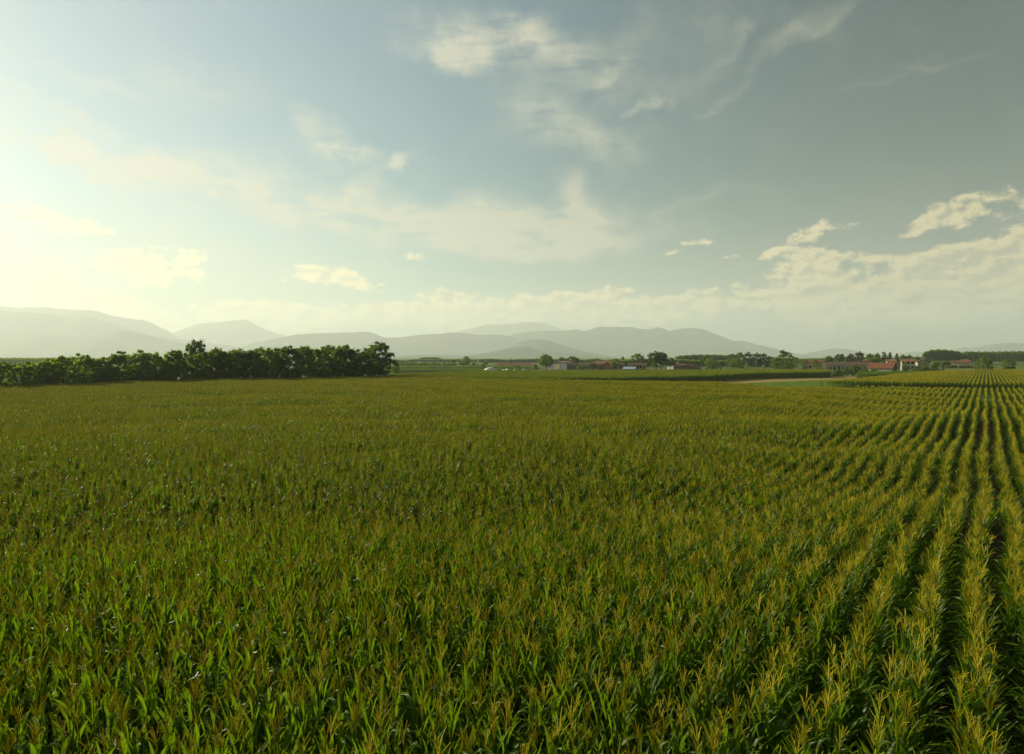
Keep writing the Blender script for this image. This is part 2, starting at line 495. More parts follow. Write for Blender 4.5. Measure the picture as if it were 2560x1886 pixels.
# ------------------------------------------------------------------ haze
HZ_X, HZ_Y0, HZ_Y1, HZ_Z = 16000.0, -3000.0, 16500.0, 1060.0
hv = [(x, y, z) for x in (-HZ_X, HZ_X) for y in (HZ_Y0, HZ_Y1) for z in (-61.5, HZ_Z)]
hf = [(0, 1, 3, 2), (4, 6, 7, 5), (0, 4, 5, 1), (2, 3, 7, 6), (0, 2, 6, 4), (1, 5, 7, 3)]
m, n, t = mat_new('summer_haze')
pv = t.nodes.new('ShaderNodeVolumePrincipled')
pv.inputs['Color'].default_value = (0.85, 0.93, 0.93, 1)
pv.inputs['Density'].default_value = 0.00012
pv.inputs['Anisotropy'].default_value = 0.22
o = t.nodes.new('ShaderNodeOutputMaterial'); t.links.new(pv.outputs[0], o.inputs['Volume'])
haze = link('haze', mesh_from('haze', hv, hf), m)
tag(haze, kind='stuff')

# ------------------------------------------------------------------ corn
rng = random.Random(11)
nr = np.random.default_rng(5)
M_LEAF = mat_leaf('corn_leaf', (0.046, 0.092, 0.003), (0.090, 0.148, 0.006), 0.42, 0.44, 0.26, (0.16, 0.27, 0.004))
M_STALK = mat_leaf('corn_stalk', (0.060, 0.100, 0.010), (0.095, 0.130, 0.018), 0.15, 0.6, 0.3)
M_TASSEL = mat_leaf('corn_tassel', (0.29, 0.265, 0.014), (0.43, 0.385, 0.030), 0.38, 0.8, 0.1, (0.53, 0.45, 0.02))

M_DRY = mat_leaf('dry_corn_leaf', (0.20, 0.15, 0.04), (0.30, 0.22, 0.07), 0.3, 0.7, 0.2, (0.35, 0.26, 0.06))
ROW_DIR = math.atan2(2467 - 1280, F_PX)          # rows run towards a point right of the view
ROWV = np.array([math.sin(ROW_DIR), math.cos(ROW_DIR)])
ROWN = np.array([math.cos(ROW_DIR), -math.sin(ROW_DIR)])
ROW_GAP = 0.75


def leaf_geo(base, azim, length, width, th0, curl, segs, rg, strips=2, sharp=None):
    """A corn leaf: rises steeply, arches over, folded along the midrib. th0 from the vertical."""
    V, Fc = [], []
    out = Vector((math.sin(azim), math.cos(azim), 0))
    side = Vector((math.cos(azim), -math.sin(azim), 0))
    p = Vector(base)
    tw = rg.uniform(-0.5, 0.5)
    wv = rg.uniform(0, 6)
    kink = rg.uniform(0.55, 0.9)
    for i in range(segs + 1):
        s = i / segs
        th = th0 + curl * s ** 1.7
        if sharp: th += sharp * (1 / (1 + math.exp(-(s - kink) * 22)))
        d = out * math.sin(th) + Vector((0, 0, math.cos(th)))
        if i: p = p + d * (length / segs)
        w = width * (0.55 + 0.9 * s) if s < 0.4 else width * (0.91 * (1 - ((s - 0.4) / 0.6) ** 1.8) + 0.02)
        w *= 0.5
        sd = (side * math.cos(tw * s * 2) + d.cross(side) * math.sin(tw * s * 2)).normalized()
        nrm = sd.cross(d).normalized()
        wave = 0.10 * width * math.sin(wv + s * 14)
        if strips == 2:
            V += [p - sd * w + nrm * (w * 0.5 + wave), p, p + sd * w + nrm * (w * 0.5 - wave)]
        else:
            V += [p - sd * w + nrm * wave, p + sd * w - nrm * wave]
    k = strips + 1
    for i in range(segs):
        for j in range(strips):
            a = i * k + j
            Fc.append((a, a + 1, a + 1 + k, a + k))
    return V, Fc


def rod_geo(p0, p1, r0, r1, sides=4, mid=None):
    p0, p1 = Vector(p0), Vector(p1)
    d = (p1 - p0).normalized()
    a = d.orthogonal().normalized(); b = d.cross(a)
    V, Fc = [], []
    rings = [(p0, r0), (p1, r1)] if mid is None else [(p0, r0), (mid[0], mid[1]), (p1, r1)]
    for (p, r) in rings:
        for k in range(sides):
            t_ = 2 * math.pi * k / sides
            V.append(Vector(p) + a * (r * math.cos(t_)) + b * (r * math.sin(t_)))
    for q in range(len(rings) - 1):
        for k in range(sides):
            Fc.append((q * sides + k, q * sides + (k + 1) % sides, (q + 1) * sides + (k + 1) % sides, (q + 1) * sides + k))
    return V, Fc


def tassel_geo(top, rg, sides=3, nb_=7, fat=1.0):
    V, Fc = [], []

    def add(g):
        o_ = len(V); V.extend(g[0]); Fc.extend([tuple(i + o_ for i in f_) for f_ in g[1]])
    top = Vector(top)
    L = rg.uniform(0.27, 0.40)
    lean = Vector((rg.uniform(-.06, .06), rg.uniform(-.06, .06), 0))
    add(rod_geo(top, top + Vector((0, 0, L)) + lean, 0.0045 * fat, 0.0045 * fat, sides, (top + Vector((0, 0, L * .55)) + lean * .4, 0.0078 * fat)))
    a0 = rg.uniform(0, 6.28)
    for k in range(nb_):
        a = a0 + k * 2.4 + rg.uniform(-.3, .3)
        th = rg.uniform(0.30, 0.75)
        l = rg.uniform(0.13, 0.23)
        z = rg.uniform(-0.02, 0.15)
        out = Vector((math.sin(a), math.cos(a), 0))
        b0_ = top + Vector((0, 0, z))
        b1 = b0_ + (out * math.sin(th * .8) + Vector((0, 0, math.cos(th * .8)))) * l * .55
        b2 = b1 + (out * math.sin(th * 1.25) + Vector((0, 0, math.cos(th * 1.25)))) * l * .5
        add(rod_geo(b0_, b2, 0.003 * fat, 0.004 * fat, sides, (b1, 0.0050 * fat)))
    return V, Fc


def plant_parts(seed, lod=0, tassel=True, hgt=None):
    """Geometry of one plant: stalk, list of leaves, tassel, all in the plant's own space."""
    rg = random.Random(seed)
    H = (hgt or 2.16) * rg.uniform(0.96, 1.05)
    lean = Vector((rg.uniform(-.05, .05), rg.uniform(-.05, .05), 0))
    top = Vector((0, 0, H)) + lean
    stalk = rod_geo((0, 0, 0), top, 0.016, 0.006, 5 if lod == 0 else 3, (Vector((0, 0, H * .55)) + lean * .3, 0.012))
    leaves = []
    nl = 11 if lod == 0 else (9 if lod == 1 else 7)
    zs = np.linspace(0.35 if lod == 0 else 0.8, 0.90, nl)
    az0 = math.pi / 2 - ROW_DIR + rg.uniform(-.7, .7)
    az0 = (ROW_DIR + math.pi / 2) + rg.uniform(-1.3, 1.3)
    for k, q in enumerate(zs):
        a = az0 + (k % 2) * math.pi + rg.uniform(-.45, .45)
        topness = (q - 0.35) / 0.58
        ln = (0.76 - 0.32 * topness ** 2) * rg.uniform(0.85, 1.12)
        wd = (0.082 - 0.028 * topness ** 2) * rg.uniform(0.85, 1.1)
        th0 = R(rg.uniform(7, 20)) if topness > .4 else R(rg.uniform(12, 28))
        curl = R(rg.uniform(4, 38)) if topness > .4 else R(rg.uniform(10, 62))
        sharp = R(rg.uniform(55, 110)) if rg.random() < (0.45 if topness > .4 else .35) else None
        base = Vector((0, 0, H * q)) + lean * q
        if lod == 0: g = leaf_geo(base, a, ln, wd, th0, curl, 7, rg, 2, sharp)
        elif lod == 1: g = leaf_geo(base, a, ln, wd, th0, curl, 5, rg, 1, sharp)
        else: g = leaf_geo(base, a, ln, wd * 1.1, th0, curl, 3, rg, 1, sharp)
        leaves.append(g)
    ts = None
    if tassel:
        ts = tassel_geo(top, rg, 3, 7 if lod == 0 else (6 if lod == 1 else 5), 0.92 if lod == 0 else (1.0 if lod == 1 else 1.3))
    return stalk, leaves, ts


def join_parts(name, items, mats):
    V, Fc, Mi = [], [], []
    for (g, mi) in items:
        o_ = len(V)
        V += [tuple(v) for v in g[0]]
        Fc += [tuple(i + o_ for i in f_) for f_ in g[1]]
        Mi += [mi] * len(g[1])
    return mesh_from(name, np.array(V), Fc, mats, Mi)


def whole_plant(name, seed, lod, tassel=True, hgt=None):
    st, lv, ts = plant_parts(seed, lod, tassel, hgt)
    it = [(st, 1)] + [(g, 3 if (q_ < 3 and (seed * 7 + q_ * 5) % 6 == 0) else 0) for q_, g in enumerate(lv)]
    if ts: it.append((ts, 2))
    return it


SRC = {}


def source_collection(key, meshes):
    c_ = bpy.data.collections.new(key)
    for k, me in enumerate(meshes):
        o_ = bpy.data.objects.new('%s_source_%02d' % (key, k), me)
        c_.objects.link(o_)
    SRC[key] = c_
    return c_


def shift(g, dx, dy, dz=0.0, s=1.0, rot=0.0):
    c_, s_ = math.cos(rot), math.sin(rot)
    return ([Vector((v[0] * c_ - v[1] * s_, v[0] * s_ + v[1] * c_, v[2])) * s + Vector((dx, dy, dz)) for v in g[0]], g[1])


MATS = [M_LEAF, M_STALK, M_TASSEL, M_DRY]
M_TASSEL_PALE = mat_leaf('young_tassel', (0.24, 0.26, 0.020), (0.34, 0.34, 0.035), 0.36, 0.8, 0.1, (0.40, 0.44, 0.03))
source_collection('corn_near', [join_parts('corn_plant_mesh', whole_plant('p', 100 + k, 0), MATS) for k in range(14)])
source_collection('corn_mid', [join_parts('corn_plant_mesh', whole_plant('p', 200 + k, 1), MATS) for k in range(14)])
SEG = 1.5


def segment(seed, tassel=True, n_=8, hgt=None):
    rg = random.Random(seed)
    it = []
    for k in range(n_):
        y_ = (k + .5) / n_ * SEG - SEG / 2 + rg.uniform(-.05, .05)
        x_ = rg.uniform(-.05, .05)
        s = rg.uniform(.93, 1.06)
        # the segment's own +Y is the row direction, so leaf azimuths are turned back by it
        for (g, mi) in whole_plant('s', seed * 50 + k, 2, tassel, hgt):
            it.append((shift(g, x_, y_, 0, s, ROW_DIR + (math.pi if rg.random() < .5 else 0)), mi))
    return join_parts('corn_row_mesh', it, MATS)


source_collection('corn_far', [segment(300 + k) for k in range(8)])
source_collection('corn_green', [segment(400 + k, False) for k in range(5)])
MATS = [M_LEAF, M_STALK, M_TASSEL_PALE, M_DRY]
source_collection('corn_pale', [segment(500 + k, True) for k in range(6)])


def scatter(name, key, pts, rot, scl, idx_, label=None, tilt=None):
    """Instances of a source collection on points, as one object of uncountable stuff."""
    n_ = len(pts)
    me = bpy.data.meshes.new(name)
    me.vertices.add(n_)
    me.vertices.foreach_set('co', np.asarray(pts, np.float32).ravel())
    a_ = me.attributes.new('rot', 'FLOAT_VECTOR', 'POINT')
    rv = np.zeros((n_, 3), np.float32); rv[:, 2] = rot
    if tilt is not None: rv[:, 0] = tilt[0]; rv[:, 1] = tilt[1]
    a_.data.foreach_set('vector', rv.ravel())
    a_ = me.attributes.new('scl', 'FLOAT_VECTOR', 'POINT')
    sv = np.asarray(scl, np.float32)
    if sv.ndim == 1: sv = np.stack([sv] * 3, 1)
    a_.data.foreach_set('vector', sv.ravel())
    a_ = me.attributes.new('pick', 'INT', 'POINT')
    a_.data.foreach_set('value', np.asarray(idx_, np.int32))
    o_ = link(name, me)
    ng = bpy.data.node_groups.new('scatter_' + name, 'GeometryNodeTree')
    ng.interface.new_socket('Geometry', in_out='INPUT', socket_type='NodeSocketGeometry')
    ng.interface.new_socket('Geometry', in_out='OUTPUT', socket_type='NodeSocketGeometry')
    gi = ng.nodes.new('NodeGroupInput'); go = ng.nodes.new('NodeGroupOutput')
    iop = ng.nodes.new('GeometryNodeInstanceOnPoints')
    ci = ng.nodes.new('GeometryNodeCollectionInfo')
    ci.inputs['Collection'].default_value = SRC[key]
    ci.inputs['Separate Children'].default_value = True
    ci.inputs['Reset Children'].default_value = True

    def attr(nm, dt):
        na = ng.nodes.new('GeometryNodeInputNamedAttribute'); na.data_type = dt
        na.inputs['Name'].default_value = nm
        return na.outputs['Attribute']
    ng.links.new(gi.outputs[0], iop.inputs['Points'])
    ng.links.new(ci.outputs[0], iop.inputs['Instance'])
    iop.inputs['Pick Instance'].default_value = True
    ng.links.new(attr('pick', 'INT'), iop.inputs['Instance Index'])
    ng.links.new(attr('rot', 'FLOAT_VECTOR'), iop.inputs['Rotation'])
    ng.links.new(attr('scl', 'FLOAT_VECTOR'), iop.inputs['Scale'])
    ng.links.new(iop.outputs[0], go.inputs[0])
    md = o_.modifiers.new('scatter', 'NODES'); md.node_group = ng
    tag(o_, label, kind='stuff')
    return o_


# far edge of the field in front, as depth against the slope x/y of the line of sight
def u_of(x): return (x - 1280) / F_PX


def top_depth(y): return F_PX * (CAM_H - 2.5) / (y - 893)


E1 = [(-900, 975), (-400, 970), (0, 965), (105, 962), (250, 955), (400, 950), (600, 946), (800, 942.5), (950, 940), (1100, 942), (1200, 944.5), (1300, 946.5), (1560, 950), (1700, 951.5), (1850, 956), (1885, 961), (1960, 967), (2180, 967), (2460, 968), (2800, 969), (3400, 972)]
E1u = np.array([u_of(x) for x, y in E1]); E1d = np.array([top_depth(y) for x, y in E1])


def row_points(inside, step, rows_step=1, jitter=True, ymax=260, seed=1, keep=None):
    """Points along the planting rows of the whole plain, kept where inside(x, y) holds."""
    g = np.random.default_rng(seed)
    tmax = ymax * 1.35
    r = np.arange(-440, 220, rows_step)
    tt = np.arange(-20, tmax, step)
    RR, TT = np.meshgrid(r, tt, indexing='ij')
    RR = RR.ravel().astype(float); TT = TT.ravel()
    if jitter: TT = TT + g.uniform(-.35, .35, TT.shape) * step
    off = RR * ROW_GAP - 0.05
    wig = 0.07 * np.sin(TT * 0.23 + 0.6) + 0.05 * np.sin(TT * 0.61 + RR * 0.05)
    wig = wig + (g.normal(0, 0.03, TT.shape) if jitter else 0)
    X = ROWV[0] * TT + ROWN[0] * (off + wig)
    Y = ROWV[1] * TT + ROWN[1] * (off + wig)
    k = inside(X, Y)
    return X[k], Y[k]


def in_field1(X, Y, y0, y1):
    Ys = np.maximum(Y, 0.5)
    u = X / Ys
    d = np.hypot(X, Y)
    return (Y > 1.0) & (np.abs(X) < 0.92 * Y + 7) & (Y < np.interp(u, E1u, E1d)) & (d >= y0) & (d < y1) & (d > 3.2)


def patchy(X, Y):
    """Slow drift of plant height over the field, and single stunted plants."""
    v = 0.050 * np.sin(X * .17 + 2.1 * np.sin(Y * .06)) * np.sin(Y * .21 + 1.3 * np.sin(X * .09)) \
        + 0.035 * np.sin(X * .45 + Y * .31 + 1.7 * np.sin(X * .13))
    spots = [(-13.0, 58, 7, 3, .20), (-18, 74, 12, 2.6, .24), (10, 46, 4, 2.2, .10), (17.5, 40, 2.4, 1.5, .18), (-34, 70, 9, 2.2, .18),
             (4, 80, 14, 2.2, .16), (-8, 36, 3, 1.6, .12), (30, 82, 5, 1.6, .12), (-40, 95, 16, 2.0, .16), (8, 62, 8, 2.0, .14), (22, 100, 14, 1.8, .14), (-5, 47, 6, 1.6, .12), (-24, 45, 5, 1.6, .12)]
    for (cx, cy, rx, ry, s) in spots:
        v = v - s * np.exp(-((X - cx) / rx) ** 2 - ((Y - cy) / ry) ** 2)
    return 1 + v


PL = 0.132
# plants near enough to stand as things of their own: the 300 that show largest
X, Y = row_points(lambda x, y: in_field1(x, y, 3.2, 22), PL, seed=3)
d = np.hypot(X, Y)
zt = 3.3
v_ = Y * math.cos(PITCH) - (zt - CAM_H) * math.sin(PITCH) * -1
tan_dn = (CAM_H - zt) / np.maximum(Y, .1)
vis = (np.abs(X / np.maximum(Y, .1)) < 0.80) & (Y > 6.15)
order = np.argsort(np.where(vis, d, 1e9))
near_ids = order[:300]
rest = np.ones(len(X), bool); rest[near_ids] = False
HGT = patchy(X, Y)


def plant_scale(h, n_, g):
    s = g.uniform(.94, 1.06, n_)
    z = h * g.normal(1.0, .032, n_)
    z = np.where(g.random(n_) < .03, z * g.uniform(.82, .93, n_), z)
    return np.stack([s, s, z], 1)


PLANT_LABEL = 'tall green corn plant with arching leaves and a spread yellow tassel in the nearest rows'
PLANT_GROUP = 'corn plants in the nearest rows of the field'
protos = []
for k in range(10):
    st, lv, ts = plant_parts(100 + k, 0)
    root = empty('corn_plant', (0, 0, 0))
    tag(root, PLANT_LABEL, 'corn plant', PLANT_GROUP)
    link('stalk', mesh_from('stalk', np.array([tuple(v) for v in st[0]]), st[1], [M_STALK]), parent=root)
    for q_, g in enumerate(lv):
        dry = (q_ < 4 and (k * 7 + q_ * 5) % 6 == 0)
        link('leaf', mesh_from('leaf', np.array([tuple(v) for v in g[0]]), g[1], [M_DRY if dry else M_LEAF], smooth=True), parent=root)
    link('tassel', mesh_from('tassel', np.array([tuple(v) for v in ts[0]]), ts[1], [M_TASSEL]), parent=root)
    protos.append((root, list(root.children)))
sc_near = plant_scale(HGT[near_ids], 300, nr)
zz = hollow(X, Y)
for q, i in enumerate(near_ids):
    root, kids = protos[q % 10]
    if q >= 10:
        r2 = root.copy(); COL.objects.link(r2)
        for ch in kids:
            c2 = ch.copy(); COL.objects.link(c2); c2.parent = r2
        root = r2
    root.location = (X[i], Y[i], zz[i])
    root.rotation_euler = (rng.gauss(0, .045), rng.gauss(0, .045), (math.pi if rng.random() < .5 else 0) + rng.uniform(-.5, .5))
    root.scale = tuple(float(v) for v in sc_near[q])

g = np.random.default_rng(8)
Xr, Yr = X[rest], Y[rest]
n_ = len(Xr)
flip = lambda n__: np.where(g.random(n__) < .5, 0, math.pi) + g.uniform(-.5, .5, n__)
scatter('corn_field', 'corn_near', np.stack([Xr, Yr, hollow(Xr, Yr)], 1), flip(n_), plant_scale(patchy(Xr, Yr), n_, g), g.integers(0, 14, n_),
        'dense green corn with yellow tassels behind and around the nearest plants', (g.normal(0, .045, n_), g.normal(0, .045, n_)))
X, Y = row_points(lambda x, y: in_field1(x, y, 22, 46), PL, seed=4)
n_ = len(X)
scatter('corn_field', 'corn_mid', np.stack([X, Y, hollow(X, Y)], 1), flip(n_), plant_scale(patchy(X, Y), n_, g), g.integers(0, 14, n_),
        'corn with dense tassels in the middle of the large front field', (g.normal(0, .045, n_), g.normal(0, .045, n_)))
X, Y = row_points(lambda x, y: in_field1(x, y, 46, 400), SEG, seed=5, jitter=False)
n_ = len(X)
print('far segments', n_)
s = g.uniform(.96, 1.04, n_)
scatter('corn_field', 'corn_far', np.stack([X, Y, hollow(X, Y)], 1), np.full(n_, -ROW_DIR) + np.where(g.random(n_) < .5, 0, math.pi),
        np.stack([s, s * 1.03, patchy(X, Y) * g.normal(1, .02, n_)], 1), g.integers(0, 8, n_),
        'yellow brown tassels of the far part of the large front field')

# ------------------------------------------------------------------ grass strip and farm track
def sheet(name, near, far, z, mat):
    """A strip of ground between two lines given as (column, row) of ground points in the photograph."""
    V = []
    for (x, y) in near + far[::-1]:
        d_ = ground_depth(y)
        p = at(x, d_); V.append((p.x, p.y, z))
    me = mesh_from(name, np.array(V), [tuple(range(len(V)))], [mat])
    bm = bmesh.new(); bm.from_mesh(me); bmesh.ops.triangulate(bm, faces=bm.faces); bm.to_mesh(me); bm.free()
    return tag(link(name, me), kind='structure')


M_GRASS = mat_simple('meadow_grass', (0.085, 0.140, 0.004), 0.3, 0.35, 0.9, 0.1)
M_TRACK = mat_simple('dry_track', (0.28, 0.215, 0.075), 0.18, 0.25, 0.95, 0.05)
M_STUB = mat_simple('ploughed_soil', (0.13, 0.075, 0.045), 0.2, 0.4, 0.95, 0.05)
sheet('grass', [(1780, 983), (2000, 983), (2250, 983)], [(1850, 959), (1900, 957.5), (1950, 954.5), (2000, 953), (2060, 951.5), (2100, 949.5), (2140, 948.5), (2200, 947)], 0.012, M_GRASS)
sheet('path', [(1200, 962), (1600, 962), (1850, 959), (1950, 955), (2060, 951), (2140, 948.5), (2230, 945)],
      [(1200, 953), (1600, 952), (1760, 950.5), (1880, 947.5), (2000, 944), (2080, 941.5), (2140, 940), (2210, 938)], 0.016, M_TRACK)
sheet('ploughed_strip', [(2010, 929.5), (2085, 929)], [(2015, 923.5), (2085, 922.5)], 0.008, M_STUB)


# ------------------------------------------------------------------ the fields beyond
def quad_field(corners_fn):
    return corners_fn


def line_depth(pairs):
    """Interpolated depth against the slope of the line of sight, pairs of (column, depth)."""
    us = np.array([u_of(a) for a, b_ in pairs]); ds = np.array([b_ for a, b_ in pairs])
    return lambda X, Y: np.interp(X / np.maximum(Y, 1), us, ds)


def between(x0, x1, near, far):
    near = [(a, b_ * 1.2) for a, b_ in near]; far = [(a, b_ * 1.2) for a, b_ in far]
    nf, ff = line_depth(near), line_depth(far)
    def f_(X, Y):
        u = X / np.maximum(Y, 1)
        return (u > u_of(x0)) & (u < u_of(x1)) & (Y > nf(X, Y)) & (Y < ff(X, Y)) & (Y > 60)
    return f_


def corn_block(label, inside, key, zs, seed, ymax=300, rows_step=1):
    X, Y = row_points(inside, SEG, rows_step, False, ymax, seed)
    n_ = len(X)
    g_ = np.random.default_rng(seed)
    s_ = g_.uniform(.96, 1.04, n_)
    z_ = zs * (1 + .03 * np.sin(X * .3) * np.sin(Y * .2)) * g_.normal(1, .02, n_)
    nsrc = len(SRC[key].objects)
    print(label, n_)
    return scatter('corn_field', key, np.stack([X, Y, hollow(X, Y)], 1), np.full(n_, -ROW_DIR) + np.where(g_.random(n_) < .5, 0, math.pi),
                   np.stack([s_, s_ * 1.03, z_], 1), g_.integers(0, nsrc, n_), label)


# a light green crop with few tassels beyond the big field, its shaded edge towards us
corn_block('light green maize field with a dark shaded edge beyond the dirt track', between(975, 2077,
    [(975, 150), (1100, 147), (1300, 143), (1560, 146), (1700, 155), (1800, 168), (1900, 188), (2077, 200)],
    [(975, 178), (1060, 186), (1130, 200), (1200, 214), (1600, 216), (1900, 232), (2077, 228)]), 'corn_pale', 1.0, 21)
corn_block('tasselled corn field with strongly marked rows beyond the grass gap', between(2052, 3300,
    [(2035, 112), (2080, 120), (2180, 118), (2300, 113), (2460, 109), (3300, 104)],
    [(2035, 113), (2080, 122), (2145, 134), (2200, 152), (2245, 172), (2300, 196), (2460, 232), (3300, 240)]), 'corn_far', 1.0, 22)
corn_block('bright green corn edge curving behind the tasselled rows', between(2142, 2300,
    [(2142, 186), (2170, 178), (2300, 200)], [(2142, 192), (2165, 206), (2200, 212), (2300, 216)]), 'corn_green', 0.92, 23)
corn_block('low green crop in a narrow field left of the village', between(940, 1330,
    [(940, 262), (1330, 262)], [(940, 288), (1330, 290)]), 'corn_green', 0.72, 24, 420, 2)
corn_block('thin far strip of pale green crop before the saplings', between(900, 1340,
    [(900, 330), (1340, 330)], [(900, 372), (1340, 372)]), 'corn_green', 0.72, 25, 520, 2)

# ------------------------------------------------------------------ trees
M_BARK = mat_simple('bark', (0.075, 0.055, 0.035), 0.3, 6.0, 0.95, 0.1, 0.4)
LEAVES = {
    'mid': mat_leaf('foliage_mid', (0.085, 0.140, 0.012), (0.140, 0.190, 0.022), 0.44, 0.6, 0.2, (0.26, 0.38, 0.014), noise_scale=5.0),
    'dark': mat_leaf('foliage_dark', (0.050, 0.092, 0.012), (0.085, 0.130, 0.018), 0.38, 0.6, 0.2, (0.17, 0.27, 0.014), noise_scale=5.0),
    'light': mat_leaf('foliage_light', (0.10, 0.155, 0.012), (0.165, 0.21, 0.022), 0.42, 0.6, 0.2, (0.30, 0.42, 0.016), noise_scale=5.0),
    'grey': mat_leaf('foliage_brownish', (0.060, 0.060, 0.028), (0.100, 0.090, 0.040), 0.20, 0.7, 0.2, (0.12, 0.11, 0.04), noise_scale=5.0),
}


def leaf_cloud(centres, radii, per, size, g_, flat=0.75, updown=0.0):
    """Many leaf-sized faces gathered in clumps; returns vertices and quads."""
    C_ = np.repeat(np.asarray(centres), per, 0); Rr = np.repeat(np.asarray(radii), per)
    n_ = len(C_)
    dv = g_.normal(size=(n_, 3)); dv /= np.linalg.norm(dv, axis=1)[:, None]
    rad = np.minimum(np.abs(g_.normal(0, 0.62, n_)) + .05, 1.7)
    off = dv * (rad * Rr)[:, None]; off[:, 2] *= flat
    P_ = C_ + off
    nrm = dv * 0.6 + g_.normal(size=(n_, 3)) * 0.7 + np.array([0, 0, 0.5])
    nrm /= np.linalg.norm(nrm, axis=1)[:, None]
    t_ = np.cross(nrm, g_.normal(size=(n_, 3))); t_ /= np.linalg.norm(t_, axis=1)[:, None]
    b_ = np.cross(nrm, t_)
    s_ = (size * g_.uniform(0.6, 1.3, n_))[:, None]
    t_ = t_ * s_; b_ = b_ * s_ * 0.62
    V = np.stack([P_ - t_, P_ - b_ * 1.0, P_ + t_, P_ + b_], 1).reshape(-1, 3)
    F_ = np.arange(n_ * 4).reshape(n_, 4)
    return V, F_


def tree_meshes(kind, seed, fine=True):
    """Unit-height tree: (trunk mesh, crown vertices, crown faces)."""
    g_ = np.random.default_rng(seed)
    rg = random.Random(seed)
    cs, rs = [], []
    size = 0.021 if fine else 0.034
    per = 95 if fine else 34
    if kind == 'edge':        # grows leafy down to the ground, ragged top
        for k in range(120):
            z = rg.uniform(0.04, 0.90); a = rg.uniform(0, 6.28)
            rr = 0.34 * (1 - max(0, (z - .45)) ** 1.6 * 1.5) * rg.uniform(.35, 1.0)
            cs.append((math.cos(a) * rr, math.sin(a) * rr, z)); rs.append(rg.uniform(.035, .085))
        for k in range(12):
            a = rg.uniform(0, 6.28); z = rg.uniform(.78, .97); rr = rg.uniform(0, 1) * (.06 + (1 - z) * 1.1)
            cs.append((math.cos(a) * rr, math.sin(a) * rr, z)); rs.append(rg.uniform(.03, .07))
        trunk_top, trunk_r, first = 0.7, 0.016, 0.2
    elif kind == 'round':
        for k in range(110):
            u1 = rg.uniform(-1, 1); a = rg.uniform(0, 6.28); q = rg.uniform(.45, 1) ** .7
            rr = math.sqrt(1 - u1 * u1) * .38 * q
            cs.append((math.cos(a) * rr, math.sin(a) * rr, .58 + u1 * .36 * q)); rs.append(rg.uniform(.04, .08))
        trunk_top, trunk_r, first = 0.75, 0.022, 0.25
    elif kind == 'open':      # crown on a bare stem, sky between the clumps
        for k in range(70):
            u1 = rg.uniform(-.8, 1); a = k * 2.4 + rg.uniform(-.4, .4); q = rg.uniform(.55, 1)
            rr = math.sqrt(max(0, 1 - u1 * u1)) * .34 * q
            cs.append((math.cos(a) * rr, math.sin(a) * rr, .70 + u1 * .25 * q)); rs.append(rg.uniform(.04, .07))
        for k in range(16):
            a = rg.uniform(0, 6.28); rr = rg.uniform(0, .16)
            cs.append((math.cos(a) * rr, math.sin(a) * rr, rg.uniform(.1, .55))); rs.append(rg.uniform(.05, .09))
        trunk_top, trunk_r, first = 0.85, 0.020, 0.35
    elif kind == 'tall':
        for k in range(60):
            z = rg.uniform(.08, .95); a = rg.uniform(0, 6.28)
            w_ = .30 if z < .5 else (.20 if z < .72 else .13)
            rr = w_ * rg.uniform(.2, 1)
            cs.append((math.cos(a) * rr, math.sin(a) * rr, z)); rs.append(rg.uniform(.05, .095))
        trunk_top, trunk_r, first = 0.85, 0.016, 0.2
    elif kind == 'conifer':
        for k in range(64):
            z = (k + .5) / 64 * .92 + .06; a = k * 2.4
            rr = .26 * (1 - z) * rg.uniform(.5, 1.05) + .01
            cs.append((math.cos(a) * rr, math.sin(a) * rr, z)); rs.append(.035 + .07 * (1 - z))
        trunk_top, trunk_r, first = 0.97, 0.014, 0.15
    elif kind == 'column':
        for k in range(40):
            z = rg.uniform(.12, .96); a = rg.uniform(0, 6.28); rr = .10 * (1 - abs(z - .5) * .9) * rg.uniform(.2, 1)
            cs.append((math.cos(a) * rr, math.sin(a) * rr, z)); rs.append(rg.uniform(.04, .07))
        trunk_top, trunk_r, first = 0.8, 0.010, 0.15
    else:                     # shrub: a low dome
        for k in range(60):
            a = rg.uniform(0, 6.28); q = rg.uniform(.1, 1) ** .5; e = rg.uniform(0, 1.57)
            cs.append((math.cos(a) * math.cos(e) * .62 * q, math.sin(a) * math.cos(e) * .62 * q, .08 + math.sin(e) * .78 * q)); rs.append(rg.uniform(.09, .16))
        trunk_top, trunk_r, first = 0.45, 0.02, 0.05
        size *= 1.4
    V, F_ = leaf_cloud(cs, rs, per, size, g_)
    V[:, 2] = np.maximum(V[:, 2], 0.01)
    V[:, 2] *= 1.0 / V[:, 2].max()
    TV, TF = [], []

    def add(gm):
        o_ = len(TV); TV.extend([tuple(v) for v in gm[0]]); TF.extend([tuple(i + o_ for i in f_) for f_ in gm[1]])
    bend = Vector((rg.uniform(-.03, .03), rg.uniform(-.03, .03), trunk_top * .5))
    add(rod_geo((0, 0, -.02), (bend.x * .3, 0, trunk_top), trunk_r, trunk_r * .3, 6, (bend, trunk_r * .7)))
    for k in range(14 if fine else 7):
        c_ = Vector(cs[rg.randrange(len(cs))])
        z0 = min(c_.z * rg.uniform(.45, .8), trunk_top * .95)
        if c_.z < first: continue
        p0 = Vector((bend.x * .6, bend.y * .5, z0))
        md_ = (p0 + c_) / 2 + Vector((0, 0, -.02))
        add(rod_geo(p0, c_, trunk_r * .42, trunk_r * .12, 4, (md_, trunk_r * .28)))
    return mesh_from('trunk', np.array(TV), TF, [M_BARK]), V, F_


TREE_CACHE = {}


